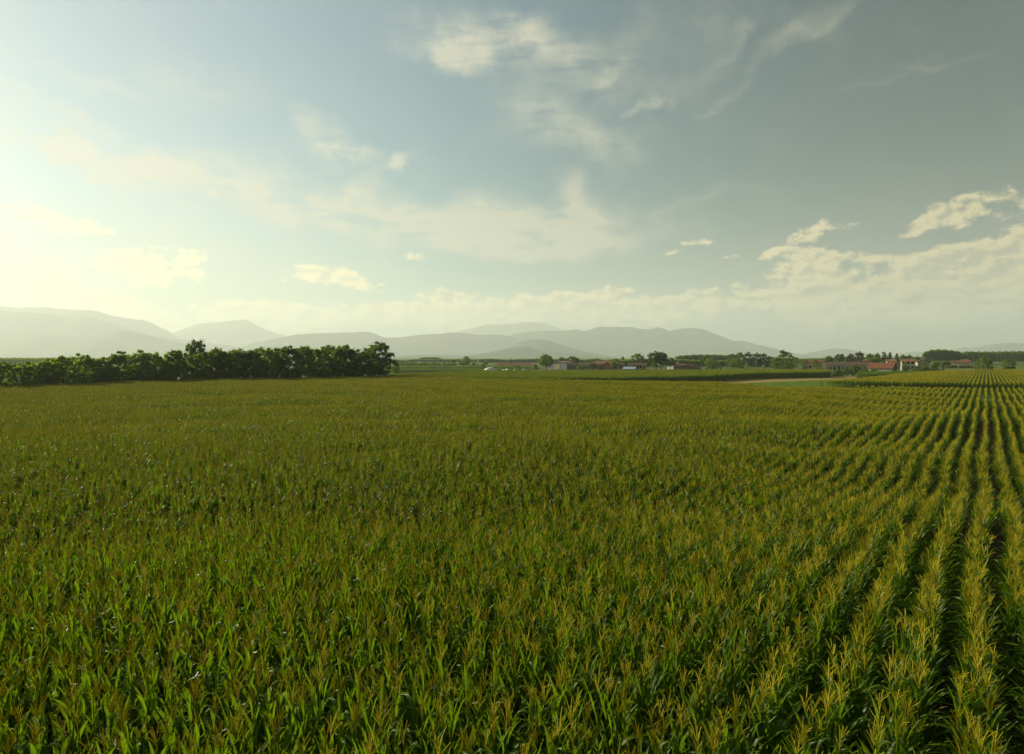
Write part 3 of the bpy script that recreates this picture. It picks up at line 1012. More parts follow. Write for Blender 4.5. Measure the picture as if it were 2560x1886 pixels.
def tree_source(kind, var, tone, fine):
    key = (kind, var, fine)
    if key not in TREE_CACHE:
        TREE_CACHE[key] = tree_meshes(kind, hash_seed(kind) + var * 17, fine)
    tr, V, F_ = TREE_CACHE[key]
    k2 = key + (tone,)
    if k2 not in TREE_CACHE:
        TREE_CACHE[k2] = mesh_from('crown', V, F_, [LEAVES[tone]])
    return tr, TREE_CACHE[k2]


def hash_seed(s_): return sum(ord(c_) * (i + 3) for i, c_ in enumerate(s_))


tree_rng = random.Random(77)
FS = 1.14      # the village and what surrounds it stand this much farther than first measured


def tree(label, x, top, depth, width_px, kind='round', tone='mid', group=None, name='tree', cat='tree', fine=None, lean=0.0):
    """A tree on the ground at `depth`, its top and width as seen in the photograph."""
    h = CAM_H + (893 - top) / F_PX * depth
    w = width_px / F_PX * depth
    base_w = {'edge': .80, 'round': .92, 'open': .84, 'tall': .66, 'conifer': .52, 'column': .30, 'shrub': 1.45}[kind]
    if fine is None: fine = depth < 200
    tr, cr = tree_source(kind, tree_rng.randrange(4 if fine else 3), tone, fine)
    p = at(x, depth)
    r = empty(name, (p.x, p.y, 0), tree_rng.uniform(0, 6.28), (w / base_w, w / base_w, h))
    tag(r, label, cat, group)
    link('trunk', tr, parent=r); link('crown', cr, parent=r)
    return r


# the grove along the far edge of the big field
GT = [(-260, 905), (-120, 902), (0, 905), (60, 904), (105, 900), (150, 891), (200, 884), (235, 890), (275, 884), (300, 872), (360, 873), (400, 880), (440, 876),
      (490, 878), (530, 876), (560, 873), (600, 872), (640, 870), (680, 866), (720, 864), (760, 866), (800, 861), (830, 857), (860, 862), (890, 872), (920, 862), (960, 852), (985, 880)]
gx = np.array([a for a, b_ in GT], float); gy = np.array([b_ for a, b_ in GT], float)
ordn = ['', 'first', 'second', 'third', 'fourth', 'fifth', 'sixth', 'seventh', 'eighth', 'ninth', 'tenth', 'eleventh', 'twelfth', 'thirteenth',
        'fourteenth', 'fifteenth', 'sixteenth', 'seventeenth', 'eighteenth', 'nineteenth', 'twentieth', 'twenty-first', 'twenty-second', 'twenty-third', 'twenty-fourth']
GROVE = 'trees of the grove at the far edge of the field'
edge_d = lambda x: float(np.interp(u_of(x), E1u, E1d))
tree('big dark round-crowned tree standing at the open end of the grove', 948, 852, edge_d(948) + 4, 92, 'edge', 'dark', GROVE)
xs_ = [902, 858, 812, 768, 722, 676, 628, 580, 534, 488, 442, 396, 350, 302, 254, 206, 158, 108, 56, 0, -60]
for k, x in enumerate(xs_):
    xx = x + tree_rng.uniform(-8, 8)
    top = float(np.interp(xx, gx, gy)) + tree_rng.uniform(-3, 4)
    tone = 'mid' if tree_rng.random() < .75 else ('light' if xx < 600 else 'dark')
    tree('leafy tree on the field side of the grove, %s from its big dark end tree' % ordn[k + 1], xx, top, edge_d(xx) + 3.0 + tree_rng.uniform(-.8, 1.2),
         tree_rng.uniform(72, 92), 'edge', tone, GROVE)
for k in range(17):
    xx = 925 - k * 56 + tree_rng.uniform(-14, 14)
    top = float(np.interp(xx, gx, gy)) + tree_rng.uniform(-4, 6)
    tree('tree in the second line of the grove, %s behind the big dark end tree' % ordn[k + 1], xx, top, edge_d(xx) + 9 + tree_rng.uniform(-1, 2),
         tree_rng.uniform(70, 95), 'edge' if k % 3 else 'round', 'mid' if k % 4 else 'dark', GROVE)
tree('tall airy tree with a round crown rising above the grove', 491, 845, edge_d(491) + 9, 62, 'open', 'dark', GROVE)
tree('feathery tree top poking out of the grove beside the tall airy tree', 545, 866, edge_d(545) + 7, 34, 'open', 'dark', GROVE)
tree('paler tree low behind the thin end of the grove', 124, 893, 225, 44, 'round', 'light', GROVE)
tree('small hazy tree beyond the thin end of the grove', 96, 899, 245, 30, 'round', 'mid', GROVE)
SHR = [(118, 945, 4.2, 60, 'light', 'bright yellow-green bush jutting into the corn at the grove foot'),
       (180, 927, 2.4, 60, 'mid', 'rounded bush at the thin end of the grove foot'), (262, 920, 2.0, 58, 'mid', 'bush below the second rise of the grove'),
       (330, 917, 1.8, 60, 'dark', 'dark shrub at the foot of the grove, middle of its thin half'), (418, 915, 2.0, 64, 'light', 'pale shrub at the grove foot before the tall airy tree'),
       (500, 913, 2.0, 52, 'mid', 'green shrub right below the tall airy tree'), (575, 916, 2.0, 56, 'dark', 'dark low shrub past the tall airy tree'),
       (655, 912, 1.9, 60, 'mid', 'shrub at the grove foot, halfway to the dark end tree'), (735, 918, 1.8, 50, 'light', 'small pale shrub under the thick half of the grove'),
       (800, 914, 2.0, 60, 'dark', 'dark shrub under the thick half of the grove'), (872, 915, 1.8, 54, 'mid', 'shrub beside the dark end tree of the grove')]
for (x, top, dd, w, tone, lb) in SHR:
    tree(lb, x, top, edge_d(x) + dd, w, 'shrub', tone, 'shrubs at the foot of the grove', 'bush', 'bush', True)
tree('low green tree tucked behind the open end of the grove', 990, 903, 210, 28, 'edge', 'mid', None)

# trees and bushes around the village
VG = 'trees around the village'
VT = [
    (1365, 888, 338, 40, 'round', 'mid', 'full round tree standing left of the arched barn'),
    (1364, 885, 430, 38, 'round', 'mid', 'greyer tree peeping out behind the full round tree by the barn'),
    (1338, 908, 345, 22, 'shrub', 'mid', 'small tree tucked beside the full round tree by the barn'),
    (1404, 892, 385, 22, 'open', 'dark', 'dark thin tree behind the arched barn roof'),
    (1430, 890, 380, 40, 'round', 'dark', 'broad dark tree behind the arched barn'),
    (1206, 910, 352, 18, 'shrub', 'dark', 'dark ball-shaped bush beside the white covered heap'),
    (1212, 900, 425, 17, 'round', 'mid', 'upright tree behind the dark ball-shaped bush'),
    (1134, 897, 420, 17, 'tall', 'dark', 'dark upright tree at the end of the saplings'),
    (1160, 901, 430, 34, 'round', 'mid', 'rounded green tree right of the saplings'),
    (1166, 890, 640, 18, 'round', 'mid', 'distant tree sticking out of the hazy tree line'),
    (1184, 905, 425, 30, 'shrub', 'light', 'light bushy thicket past the saplings'),
    (1256, 911, 420, 14, 'shrub', 'dark', 'small dark bush before the long red shed'),
    (1277, 897, 560, 10, 'conifer', 'dark', 'tiny pointed conifer over the long red shed'),
    (1295, 913, 338, 20, 'shrub', 'dark', 'dark bush between the white covered rows'),
    (1448, 912, 340, 30, 'shrub', 'mid', 'bush before the small brown-roofed house'),
    (1481, 907, 338, 24, 'round', 'dark', 'dark tree before the wide red-roofed house'),
    (1503, 913, 336, 20, 'shrub', 'dark', 'low dark bush below the brick gable'),
    (1539, 896, 336, 27, 'round', 'mid', 'upright tree hiding the end of the wide red-roofed house'),
    (1557, 891, 480, 14, 'conifer', 'dark', 'small distant conifer behind the wide red-roofed house'),
    (1594, 883, 430, 40, 'round', 'mid', 'round tree top behind the yellow-walled house'),
    (1640, 877, 344, 50, 'open', 'dark', 'biggest tree of the village, with a ragged crown'),
    (1652, 879, 345, 42, 'round', 'dark', 'second stem of the big ragged village tree'),
    (1676, 893, 348, 30, 'round', 'dark', 'lower rounded tree at the side of the big ragged one'),
    (1694, 921, 335, 16, 'shrub', 'light', 'small pale bush before the gabled brown house'),
    (1776, 895, 352, 30, 'round', 'light', 'light green tree behind the dark bush by the white-walled bungalow'),
    (1783, 906, 338, 42, 'shrub', 'dark', 'wide dark bush beside the white-walled bungalow'),
    (1760, 890, 430, 24, 'round', 'dark', 'tree in front of the poplar line'),
    (1830, 884, 425, 28, 'round', 'dark', 'first tree of the dark wood beyond the field'),
    (1850, 880, 430, 32, 'round', 'dark', 'second tree of the dark wood, with a rounded head'),
    (1871, 879, 425, 30, 'round', 'dark', 'third tree of the dark wood, its highest'),
    (1890, 881, 428, 30, 'round', 'dark', 'fourth tree of the dark wood'),
    (1908, 883, 424, 28, 'round', 'dark', 'fifth tree of the dark wood'),
    (1924, 889, 420, 26, 'round', 'dark', 'last and lowest tree of the dark wood'),
    (1843, 895, 385, 40, 'round', 'mid', 'paler wide tree in front of the dark wood'),
    (1866, 906, 360, 16, 'shrub', 'light', 'small light shrub before the dark wood'),
    (1909, 911, 335, 12, 'shrub', 'light', 'tiny bright bush in front of the dark wood'),
    (1958, 872, 366, 40, 'tall', 'mid', 'tall tree with a narrow top between wood and village'),
    (1944, 892, 360, 36, 'round', 'mid', 'rounded tree at the side of the tall narrow-topped one'),
    (1975, 880, 372, 22, 'tall', 'mid', 'slim tree on the village side of the tall narrow-topped one'),
    (1940, 904, 330, 24, 'shrub', 'dark', 'dark bush below the tall narrow-topped tree'),
    (1970, 904, 328, 32, 'shrub', 'dark', 'dark flat-topped cedar-like bush below the tall tree'),
    (1988, 892, 420, 22, 'round', 'light', 'light tree before the distant red-roofed farm'),
    (2010, 897, 380, 24, 'round', 'mid', 'tree at the end of the distant red-roofed farm'),
    (2012, 911, 326, 20, 'shrub', 'dark', 'dark round bush at the edge of the light green field'),
    (2037, 897, 350, 17, 'round', 'mid', 'tree standing before the distant red roof'),
    (2043, 911, 330, 26, 'shrub', 'mid', 'bush in front of the distant red-roofed farm'),
    (2060, 913, 332, 20, 'shrub', 'light', 'pale bush left of the long brown-roofed house'),
    (2072, 889, 372, 26, 'round', 'dark', 'dark tree at the corner of the long brown roof'),
    (2098, 884, 380, 30, 'open', 'dark', 'thin-crowned tree behind the long brown roof'),
    (2126, 883, 378, 24, 'round', 'dark', 'dark tree behind the middle of the long brown roof'),
    (2147, 877, 372, 28, 'round', 'grey', 'brownish round tree, highest behind the long brown roof'),
    (2175, 882, 380, 24, 'round', 'mid', 'green tree where the two long roofs meet'),
    (2193, 881, 382, 24, 'round', 'mid', 'tree behind the red-roofed barn'),
    (2210, 879, 384, 22, 'tall', 'dark', 'dark tree with a leaning tip behind the red-roofed barn'),
    (2224, 880, 380, 16, 'conifer', 'dark', 'pointed dark conifer behind the red-roofed barn'),
    (2241, 883, 390, 16, 'conifer', 'dark', 'second pointed conifer, over the barn gable'),
    (2256, 886, 400, 30, 'round', 'dark', 'dark tree behind the white two-storey house'),
    (2274, 886, 410, 22, 'round', 'light', 'yellowish tree behind the white two-storey house'),
    (2292, 890, 430, 26, 'round', 'mid', 'tree between the white house and the poplar plantation'),
    (2094, 920, 226, 34, 'shrub', 'dark', 'first bush of the thicket before the long brown-roofed house'),
    (2116, 917, 228, 38, 'shrub', 'dark', 'second bush of the thicket before the long brown-roofed house'),
    (2138, 910, 230, 44, 'shrub', 'dark', 'tallest bush of the thicket before the long brown-roofed house'),
    (2160, 919, 224, 38, 'shrub', 'dark', 'fourth bush of the thicket, below the house wall'),
    (2184, 921, 240, 36, 'shrub', 'dark', 'low bush of the thicket touching the barn wall'),
    (2232, 924, 284, 16, 'shrub', 'mid', 'small bush at the open gable of the red-roofed barn'),
    (2262, 902, 296, 14, 'tall', 'mid', 'slim tree between the barn and the white two-storey house'),
    (2262, 913, 290, 18, 'shrub', 'dark', 'dark bush beside the open gable of the barn'),
    (2290, 912, 296, 20, 'shrub', 'dark', 'dark bush below the white two-storey house'),
    (2309, 900, 300, 16, 'tall', 'mid', 'upright tree before the pale gabled house'),
    (2314, 914, 292, 26, 'shrub', 'dark', 'bush below the pale gabled house'),
    (2334, 908, 296, 30, 'shrub', 'dark', 'wide dark bush right of the pale gabled house'),
    (2355, 912, 290, 22, 'shrub', 'dark', 'last dark bush of the village hedge'),
    (2458, 893, 300, 40, 'round', 'mid', 'big green tree standing before the second poplar plantation'),
    (2520, 898, 300, 34, 'round', 'mid', 'round green tree just beyond the last farmhouse'),
    (2420, 889, 640, 20, 'round', 'light', 'pale tree between the two poplar blocks'),
]
for (x, top, dep, w, kind, tone, lb) in VT:
    if kind == 'round' and (1820 < x < 1990 or x > 2060): kind = 'edge'
    nm = {'shrub': 'bush', 'conifer': 'conifer'}.get(kind, 'tree')
    tree(lb, x, top, dep * FS, w * 1.12, kind, tone, VG if nm == 'tree' else None, nm, nm)

# young poplars planted in lines: thin stems one can tell apart
SG = 'young poplars in the plantation beyond the grove'
k = 0
for row, dep in enumerate((385, 402, 420)):
    for x in np.arange(992 + row * 5, 1128, 6.5):
        tree('thin young poplar in the pale line of saplings between grove and village', x + tree_rng.uniform(-1, 1), 906 + tree_rng.uniform(-1.5, 2), dep * FS, 6.0, 'column', 'light', SG, 'young_poplar', 'tree')


# ------------------------------------------------------------------ far woods and plantations that read as one mass
def wood_mass(label, x0, x1, top_fn, dep, thick, tone, n_, leaf, bottom=0.1, name='plantation', seed=1):
    dep *= FS; leaf *= FS
    g_ = np.random.default_rng(seed)
    x = g_.uniform(x0, x1, n_)
    dd = dep + g_.random(n_) ** 1.6 * thick
    ht = CAM_H + (893 - np.interp(x, [a for a, b_ in top_fn], [b_ for a, b_ in top_fn])) / F_PX * dep
    ht = ht * (1 + .035 * np.sin(x * .9 + dd * .3) + .03 * np.sin(x * .37 + 1.1))
    q = g_.random(n_)
    z = ht * (bottom + (1 - bottom) * q ** .6)
    X = (x - 1280) / F_PX * dd
    P_ = np.stack([X, dd, z], 1)
    nrm = g_.normal(size=(n_, 3)) + np.array([0, -.3, .5]); nrm /= np.linalg.norm(nrm, axis=1)[:, None]
    t_ = np.cross(nrm, g_.normal(size=(n_, 3))); t_ /= np.linalg.norm(t_, axis=1)[:, None]
    b_ = np.cross(nrm, t_)
    s_ = (leaf * g_.uniform(.6, 1.3, n_))[:, None]
    V = np.stack([P_ - t_ * s_, P_ - b_ * s_ * .7, P_ + t_ * s_, P_ + b_ * s_ * .7], 1).reshape(-1, 3)
    o_ = link(name, mesh_from(name, V, np.arange(n_ * 4).reshape(n_, 4), [LEAVES[tone]]))
    return tag(o_, label, kind='stuff')


wood_mass('block of tall poplars with a flat domed top, far off left of the village', 1044, 1106, [(1044, 900), (1050, 896), (1060, 894.5), (1090, 894.5), (1100, 896), (1106, 900)], 900, 60, 'mid', 9000, .9, .12, 'poplar_block', 1)
wood_mass('long low line of poplars beside the domed block', 1008, 1215, [(1008, 903), (1020, 900.5), (1045, 899), (1180, 899), (1200, 900), (1215, 901)], 880, 50, 'mid', 14000, .8, .1, 'poplar_line', 2)
wood_mass('hazy treeline right of the domed poplars', 1195, 1350, [(1195, 899), (1230, 898), (1250, 899.5), (1262, 901), (1350, 897.5)], 780, 60, 'mid', 14000, .8, .1, 'treeline', 3)
wood_mass('hazy treeline behind the barn and the red roofs', 1350, 1580, [(1350, 897), (1400, 900), (1440, 899), (1460, 901), (1490, 897), (1510, 901), (1560, 899), (1580, 900)], 740, 60, 'mid', 16000, .8, .1, 'treeline', 4)
wood_mass('young light green plantation behind the yellow-walled house', 1545, 1640, [(1545, 903), (1575, 900), (1640, 899)], 430, 30, 'light', 9000, .45, .1, 'plantation', 5)
wood_mass('even dark line of poplars between the village tree and the dark wood', 1688, 1826, [(1688, 893), (1700, 890.5), (1740, 888), (1790, 888), (1826, 890)], 640, 50, 'mid', 16000, .65, .25, 'poplar_line', 6)
wood_mass('light green young plantation before the dark poplar line', 1680, 1835, [(1680, 899), (1720, 901), (1780, 903), (1835, 902)], 450, 30, 'light', 14000, .42, .05, 'plantation', 7)
wood_mass('big domed poplar plantation behind the last farmhouse', 2306, 2405, [(2306, 886), (2314, 880), (2328, 876.5), (2350, 875), (2375, 877), (2395, 880), (2405, 884)], 560, 70, 'mid', 22000, .55, .15, 'poplar_block', 8)
wood_mass('second poplar plantation running out of the picture', 2402, 2640, [(2402, 883), (2420, 879.5), (2454, 881), (2640, 878)], 600, 60, 'mid', 24000, .6, .15, 'poplar_line', 9)
wood_mass('light orchard strip in front of the domed poplars', 2330, 2400, [(2330, 905), (2400, 905)], 430, 20, 'light', 5000, .42, .05, 'orchard', 10)
wood_mass('low treeline at the foot of the mountains right of the big village tree', 1930, 2310, [(1930, 894), (1990, 899), (2050, 897), (2120, 893), (2250, 896), (2310, 893)], 700, 60, 'mid', 20000, .7, .1, 'treeline', 11)
wood_mass('even light green hedge before the last farmhouse', 2362, 2440, [(2362, 915), (2440, 915.5)], 395, 8, 'light', 5000, .3, .05, 'hedge', 12)
wood_mass('low hazy treeline past the open end of the grove', 960, 1010, [(960, 897), (985, 900), (1010, 902)], 760, 50, 'mid', 4000, .7, .1, 'treeline', 13)
wood_mass('far hazy treeline seen past the thin end of the grove', -300, 200, [(-300, 897), (60, 896), (200, 897)], 620, 60, 'mid', 14000, .8, .1, 'treeline', 14)

# ------------------------------------------------------------------ buildings
M_WHITE = mat_simple('plaster_white', (0.37, 0.36, 0.30), 0.08, 0.6, 0.9, 0.1)
M_CREAM = mat_simple('plaster_cream', (0.38, 0.33, 0.22), 0.08, 0.6, 0.9, 0.1)
M_YELLOW = mat_simple('plaster_yellow', (0.46, 0.32, 0.10), 0.1, 0.6, 0.9, 0.1)
M_PINK = mat_simple('brick_wall', (0.42, 0.17, 0.09), 0.15, 1.5, 0.9, 0.1)
M_GREYW = mat_simple('plaster_grey', (0.24, 0.25, 0.24), 0.1, 0.6, 0.9, 0.1)
M_TILE = mat_simple('roof_tiles_red', (0.165, 0.068, 0.040), 0.25, 0.9, 0.85, 0.15)
M_TILEB = mat_simple('roof_tiles_brown', (0.105, 0.068, 0.044), 0.25, 0.9, 0.85, 0.15)
M_TILEO = mat_simple('roof_tiles_orange', (0.23, 0.115, 0.065), 0.25, 0.9, 0.85, 0.15)
M_METAL = mat_simple('roof_metal_blue', (0.30, 0.36, 0.42), 0.1, 0.5, 0.35, 0.6)
M_RUST = mat_simple('roof_sheet_pinkish', (0.34, 0.20, 0.17), 0.2, 0.5, 0.6, 0.3)
M_DARK = mat_simple('dark_opening', (0.020, 0.018, 0.016), 0.2, 1.0, 0.6, 0.2)
M_WOOD = mat_simple('dark_wood', (0.10, 0.055, 0.03), 0.2, 1.0, 0.8, 0.2)
M_SHUT = mat_simple('brown_shutter', (0.13, 0.06, 0.03), 0.2, 1.0, 0.8, 0.2)


def box_geo(x0, x1, y0, y1, z0, z1):
    V = [(x, y, z) for x in (x0, x1) for y in (y0, y1) for z in (z0, z1)]
    return V, [(0, 1, 3, 2), (4, 6, 7, 5), (0, 4, 5, 1), (2, 3, 7, 6), (0, 2, 6, 4), (1, 5, 7, 3)]


def add_box(name, parent, mat, *b_):
    V, F_ = box_geo(*b_)
    return link(name, mesh_from(name, np.array(V), F_, [mat]), parent=parent)


def roof_mesh(w, d, ze, zr, kind, over=0.45, th=0.16):
    """Roof slab with eaves: gable with its ridge along x or y, hip, or a one-way slope."""
    x0, x1, y0, y1 = -w / 2 - over, w / 2 + over, -d / 2 - over, d / 2 + over
    if kind == 'hip':
        k_ = min(w, d) / 2
        r0, r1 = ((-w / 2 + k_, 0), (w / 2 - k_, 0)) if w >= d else ((0, -d / 2 + k_), (0, d / 2 - k_))
        top = [(x0, y0, ze), (x1, y0, ze), (x1, y1, ze), (x0, y1, ze), (r0[0], r0[1], zr), (r1[0], r1[1], zr)]
        fc = [(0, 1, 5, 4), (2, 3, 4, 5), (1, 2, 5), (3, 0, 4)] if w >= d else [(0, 1, 4), (1, 2, 5, 4), (2, 3, 5), (3, 0, 4, 5)]
        if w >= d: fc = [(0, 1, 5, 4), (1, 2, 5), (2, 3, 4, 5), (3, 0, 4)]
    elif kind == 'x':
        top = [(x0, y0, ze), (x1, y0, ze), (x1, y1, ze), (x0, y1, ze), (x0, 0, zr), (x1, 0, zr)]
        fc = [(0, 1, 5, 4), (2, 3, 4, 5)]
    elif kind == 'y':
        top = [(x0, y0, ze), (x1, y0, ze), (x1, y1, ze), (x0, y1, ze), (0, y0, zr), (0, y1, zr)]
        fc = [(0, 4, 5, 3), (1, 2, 5, 4)]
    else:
        top = [(x0, y0, ze), (x1, y0, ze), (x1, y1, zr), (x0, y1, zr)]
        fc = [(0, 1, 2, 3)]
    n_ = len(top)
    V = [(x, y, z) for x, y, z in top] + [(x, y, z - th) for x, y, z in top]
    F_ = list(fc) + [tuple(i + n_ for i in reversed(f_)) for f_ in fc]
    edges = {}
    for f_ in fc:
        for i in range(len(f_)):
            a, b_ = f_[i], f_[(i + 1) % len(f_)]
            edges[(a, b_)] = 1
    for (a, b_) in edges:
        if (b_, a) not in edges: F_.append((b_, a, a + n_, b_ + n_))
    return mesh_from('roof', np.array(V), F_)


def house(label, x0, x1, ye, yr, dep, d, roof, wallm, roofm, rot=0.0, wins=2, storeys=1, chim=True, name='house', cat='house', over=0.45, door=True, gable=None, winmat=None):
    dep *= FS
    k_ = dep / F_PX
    azm = math.atan2((x0 + x1) / 2 - 1280, F_PX)
    w = (x1 - x0) * k_ * math.cos(azm)
    ze = CAM_H - (ye - 893) * k_; zr = CAM_H - (yr - 893) * k_
    p = at((x0 + x1) / 2, dep + d / 2)
    p.x = ((x0 + x1) / 2 - 1280) * k_
    r = empty(name, (p.x, p.y, 0), rot - azm)
    tag(r, label, cat)
    wv, wf = box_geo(-w / 2 + over, w / 2 - over, -d / 2 + over, d / 2 - over, 0, ze - .06)
    hw, hd = w / 2 - over, d / 2 - over
    if roof == 'x':
        i0 = len(wv); s_ = (zr - ze) * (1 - over / (d / 2))
        wv += [(-hw, -hd, ze - .07), (-hw, hd, ze - .07), (-hw, 0, ze + s_ - .16), (hw, -hd, ze - .07), (hw, hd, ze - .07), (hw, 0, ze + s_ - .16)]
        wf += [(i0, i0 + 2, i0 + 1), (i0 + 3, i0 + 4, i0 + 5)]
    elif roof == 'y':
        i0 = len(wv)
        wv += [(-hw, -hd, ze - .07), (hw, -hd, ze - .07), (0, -hd, zr - .22), (-hw, hd, ze - .07), (hw, hd, ze - .07), (0, hd, zr - .22)]
        wf += [(i0, i0 + 1, i0 + 2), (i0 + 3, i0 + 5, i0 + 4)]
    link('wall', mesh_from('wall', np.array(wv), wf, [wallm]), parent=r)
    rf = link('roof', roof_mesh(w - over * 1.0, d - over * 1.0, ze, zr, roof, over * .5 + .25), roofm, r)
    if chim:
        cx = w * .18
        add_box('chimney', rf, M_CREAM, cx, cx + .7, .3, 1.0, ze + (zr - ze) * .4, zr + .6)
    wm = winmat or M_DARK
    for s_ in range(storeys):
        z0 = 0.9 + s_ * 2.9
        if z0 + 1.3 > ze: break
        for i in range(wins):
            cx = -hw + (i + .5) / wins * 2 * hw
            o_ = add_box('window', r, M_WHITE if wallm is not M_WHITE else M_SHUT, cx - .62, cx + .62, -hd - .06, -hd + .02, z0 - .08, z0 + 1.38)
            add_box('pane', o_, wm, cx - .5, cx + .5, -hd - .09, -hd - .062, z0, z0 + 1.3)
    return r


house('long low shed with a faded red roof behind the white covered rows', 1243, 1330, 917, 908.5, 430, 12, 'x', M_CREAM, M_TILEO, 0.03, 8, 1, False, 'shed', 'shed')
house('small house with brown hip roof and pale eaves beside the arched barn', 1428, 1482, 916, 909, 352, 9, 'hip', M_CREAM, M_TILEB, -0.1, 3)
house('wide red-roofed house with a brick gable in the village', 1470, 1566, 911, 902.5, 352, 13, 'hip', M_CREAM, M_TILEO, 0.0, 6)
gb = house('projecting brick gable wing of the wide red-roofed house', 1506, 1534, 912, 904.5, 347, 6, 'y', M_PINK, M_TILEO, 0.0, 0, 1, False, 'gable_wing', 'house wing')
house('yellow-walled house with a brown roof beside the biggest village tree', 1572, 1620, 914.5, 908, 350, 9, 'x', M_YELLOW, M_TILEB, 0.05, 5)
house('little lean-to with a pale blue metal roof before the yellow-walled house', 1560, 1590, 923, 917.5, 338, 4.5, 'slope', M_CREAM, M_METAL, -0.2, 0, 1, False, 'shed', 'shed', 0.2)
house('brown gabled house half hidden right of the biggest village tree', 1676, 1712, 915, 908, 352, 9, 'x', M_GREYW, M_TILEB, 0.5, 2)
house('lower brown-roofed wing with a dark timber wall by the bungalow', 1694, 1722, 918, 911, 346, 7, 'x', M_WOOD, M_TILEO, -0.2, 1)
house('bungalow with a wide reddish hip roof and white walls', 1697, 1760, 921.5, 911.5, 338, 11, 'hip', M_WHITE, M_TILEB, 0.0, 4, 1, False)
house('distant farm with a bright red roof behind trees', 2018, 2066, 906, 900, 410, 10, 'x', M_CREAM, M_TILE, 0.0, 5)
house('small white-walled outbuilding below the distant red farm roof', 2020, 2040, 915, 911, 350, 5, 'x', M_WHITE, M_TILEB, 0.0, 1, 1, False, 'shed', 'shed')
house('low brick-coloured annex left of the long brown-roofed house', 2066, 2086, 914, 910, 318, 6, 'x', M_CREAM, M_TILEO, 0.0, 1, 1, False)
lh = house('long one-storey house with a brown tiled roof and dark arches', 2080, 2194, 913.2, 905.5, 305, 11, 'x', M_WHITE, M_TILEB, 0.0, 10, 1, True, over=0.6)
rb = house('barn with a deep red tiled roof, blank white wall and open dark gable', 2186, 2252, 921, 907.5, 288, 9.5, 'x', M_WHITE, M_TILE, -0.22, 0, 1, False, 'barn', 'barn', over=0.5)
add_box('opening', rb, M_DARK, 5.0, 5.35, -3.4, 3.4, 0.0, 2.9)
add_box('door', rb, M_SHUT, 5.35, 5.5, -0.6, 0.9, 0.0, 2.4)
house('red-roofed house rising behind the barn gable', 2232, 2258, 909, 902, 312, 8, 'hip', M_CREAM, M_TILE, 0.1, 2)
house('orange-roofed house partly hidden by the conifers', 2224, 2246, 904, 899, 345, 8, 'x', M_CREAM, M_TILEO, 0.1, 2)
wh = house('white two-storey house with balconies and an orange roof', 2262, 2300, 904, 898.5, 325, 9, 'x', M_WHITE, M_TILEO, 0.08, 3, 2)
add_box('balcony', wh, M_WHITE, -3.4, 0.6, -5.2, -4.0, 2.6, 2.8)
house('pale gabled house with a low brown roof near the hedge end', 2302, 2336, 905, 898.5, 330, 10, 'y', M_CREAM, M_TILEB, 0.15, 2)
house('terracotta chimney-like small house top between the roofs', 2160, 2178, 902, 898, 345, 6, 'hip', M_PINK, M_TILEO, 0.0, 0, 1, False)
house('farmhouse with a raised red roof and a row of dark windows', 2388, 2438, 906, 902, 400, 10, 'x', M_CREAM, M_TILE, 0.0, 8, 1, False)
house('upper storey with red hip roof on the last farmhouse', 2406, 2440, 902, 897.5, 408, 9, 'hip', M_CREAM, M_TILE, 0.0, 3, 1, False)
house('far white factory hall left of the village', 1032, 1056, 908, 904.5, 820, 20, 'hip', M_WHITE, M_WHITE, 0.0, 0, 1, False, 'hall', 'hall')
house('far white hall beside the domed poplars', 1088, 1106, 909, 906.5, 830, 16, 'x', M_WHITE, M_TILEO, 0.0, 0, 1, False, 'hall', 'hall')

# the barn with an arched roof: half barrel on walls, grey gable towards the right
r = empty('arched_barn', (at(1404, 352 * FS).x, 352 * FS, 0), -0.62, FS)
tag(r, 'arched barn with a pinkish sheet roof and a grey end wall', 'barn')
bw, bl, we, ar = 6.4, 9.5, 1.9, 2.6      # half width, length, wall height, rise
N_ = 14
arc = [(bw * math.cos(math.pi * i / N_), we + ar * math.sin(math.pi * i / N_)) for i in range(N_ + 1)]
V, F_ = [], []
for (a, b_) in arc: V += [(a, -bl / 2 - .4, b_), (a, bl / 2 + .4, b_), (a * .97, -bl / 2 - .4, b_ - .12), (a * .97, bl / 2 + .4, b_ - .12)]
for i in range(N_):
    q = i * 4
    F_ += [(q, q + 1, q + 5, q + 4), (q + 2, q + 6, q + 7, q + 3), (q, q + 4, q + 6, q + 2), (q + 1, q + 3, q + 7, q + 5)]
link('roof', mesh_from('roof', np.array(V), F_, [M_RUST]), parent=r)
V = [(a * .94, -bl / 2, max(b_ - .14, 0)) for a, b_ in arc] + [(-bw * .94, -bl / 2, 0), (bw * .94, -bl / 2, 0)]
V2 = [(x, bl / 2, z) for x, y, z in V]
n_ = len(V)
F_ = [tuple(range(n_)), tuple(range(2 * n_ - 1, n_ - 1, -1)), (0, n_ - 1, 2 * n_ - 1, n_), (N_, N_ + n_, 2 * n_ - 2, n_ - 2)]
link('wall', mesh_from('wall', np.array(V + V2), F_, [M_GREYW]), parent=r)
add_box('door', r, M_CREAM, -1.6, 1.6, -bl / 2 - .08, -bl / 2 - .003, 0, 2.7)


# white plastic-covered heaps and rows at the edge of the village field
M_FILM = mat_simple('white_film', (0.62, 0.60, 0.50), 0.12, 1.2, 0.5, 0.4)


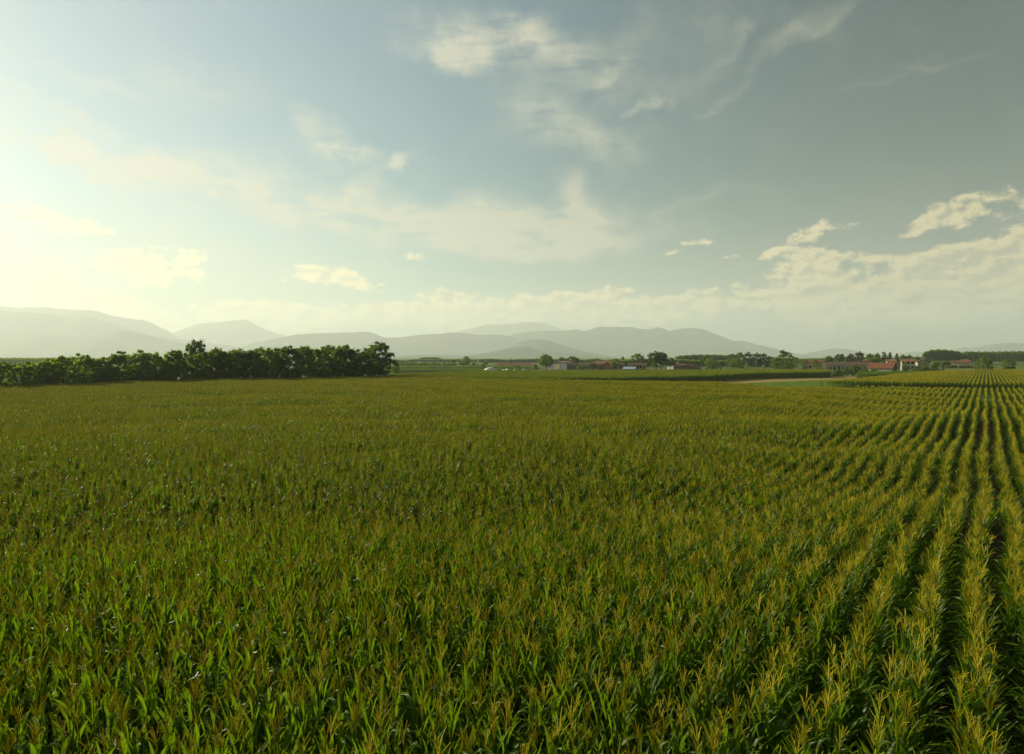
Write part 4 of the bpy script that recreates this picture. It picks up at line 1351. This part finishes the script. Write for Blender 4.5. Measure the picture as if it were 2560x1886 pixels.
def covered_heap(label, x0, x1, top, dep, dy, mat=M_FILM):
    dep *= FS
    k_ = dep / F_PX
    w = (x1 - x0) * k_; h = CAM_H - (top - 893) * k_
    p = at((x0 + x1) / 2, dep)
    V, F_ = [], []
    na, nb2 = 20, 8
    rg = random.Random(int(x0))
    for i in range(na):
        a = 2 * math.pi * i / na
        for j in range(nb2 + 1):
            e = math.pi / 2 * j / nb2
            r_ = (math.cos(e) ** .6) * rg.uniform(.94, 1.04)
            V.append((math.cos(a) * w / 2 * r_, math.sin(a) * dy / 2 * r_, math.sin(e) ** .8 * h * rg.uniform(.93, 1.03)))
    for i in range(na):
        for j in range(nb2):
            a, b_ = i * (nb2 + 1) + j, ((i + 1) % na) * (nb2 + 1) + j
            F_.append((a, b_, b_ + 1, a + 1))
    o_ = link('covered_heap', mesh_from('covered_heap', np.array(V), F_, [mat], smooth=True))
    o_.location = (p.x, p.y, 0)
    return tag(o_, label, 'covered heap', 'plastic-covered heaps before the village')


covered_heap('long rounded heap under white film beside the dark ball-shaped bush', 1209, 1244, 918.5, 262, 3.4)
covered_heap('flat strip of white film right of the rounded heap', 1253, 1267, 924, 258, 2.2)
covered_heap('small white covered mound with a peak', 1262, 1275, 922, 260, 2.0)
covered_heap('little white mound left of the dark bush', 1283, 1290, 923.5, 260, 1.6)
covered_heap('grey-blue covered mound right of the dark bush', 1304, 1321, 922.5, 260, 2.0, M_METAL)

# poles
M_POLE = mat_simple('grey_pole', (0.28, 0.27, 0.25), 0.1, 1.0, 0.7, 0.2)


def pole(label, x, top, dep, arm=0.9):
    dep *= FS
    h = CAM_H + (893 - top) / F_PX * dep
    p = at(x, dep)
    r = empty('utility_pole', (p.x, p.y, 0)); tag(r, label, 'pole', 'utility poles near the village')
    gm = rod_geo((0, 0, 0), (0, 0, h), .13, .09, 8)
    link('shaft', mesh_from('shaft', np.array([tuple(v) for v in gm[0]]), gm[1], [M_POLE]), parent=r)
    add_box('crossarm', r, M_POLE, -arm, arm, -.06, .06, h - .5, h - .38)


pole('grey utility pole before the dark wood', 1867, 902, 320)
pole('pale utility pole standing in the hedge right of the pale gabled house', 2352, 903, 286)
pole('pole in front of the bushes by the tall narrow-topped tree', 1996, 905, 320, .5)
pole('thin pole beside the hedge before the last farmhouse', 2396, 908, 300, .5)
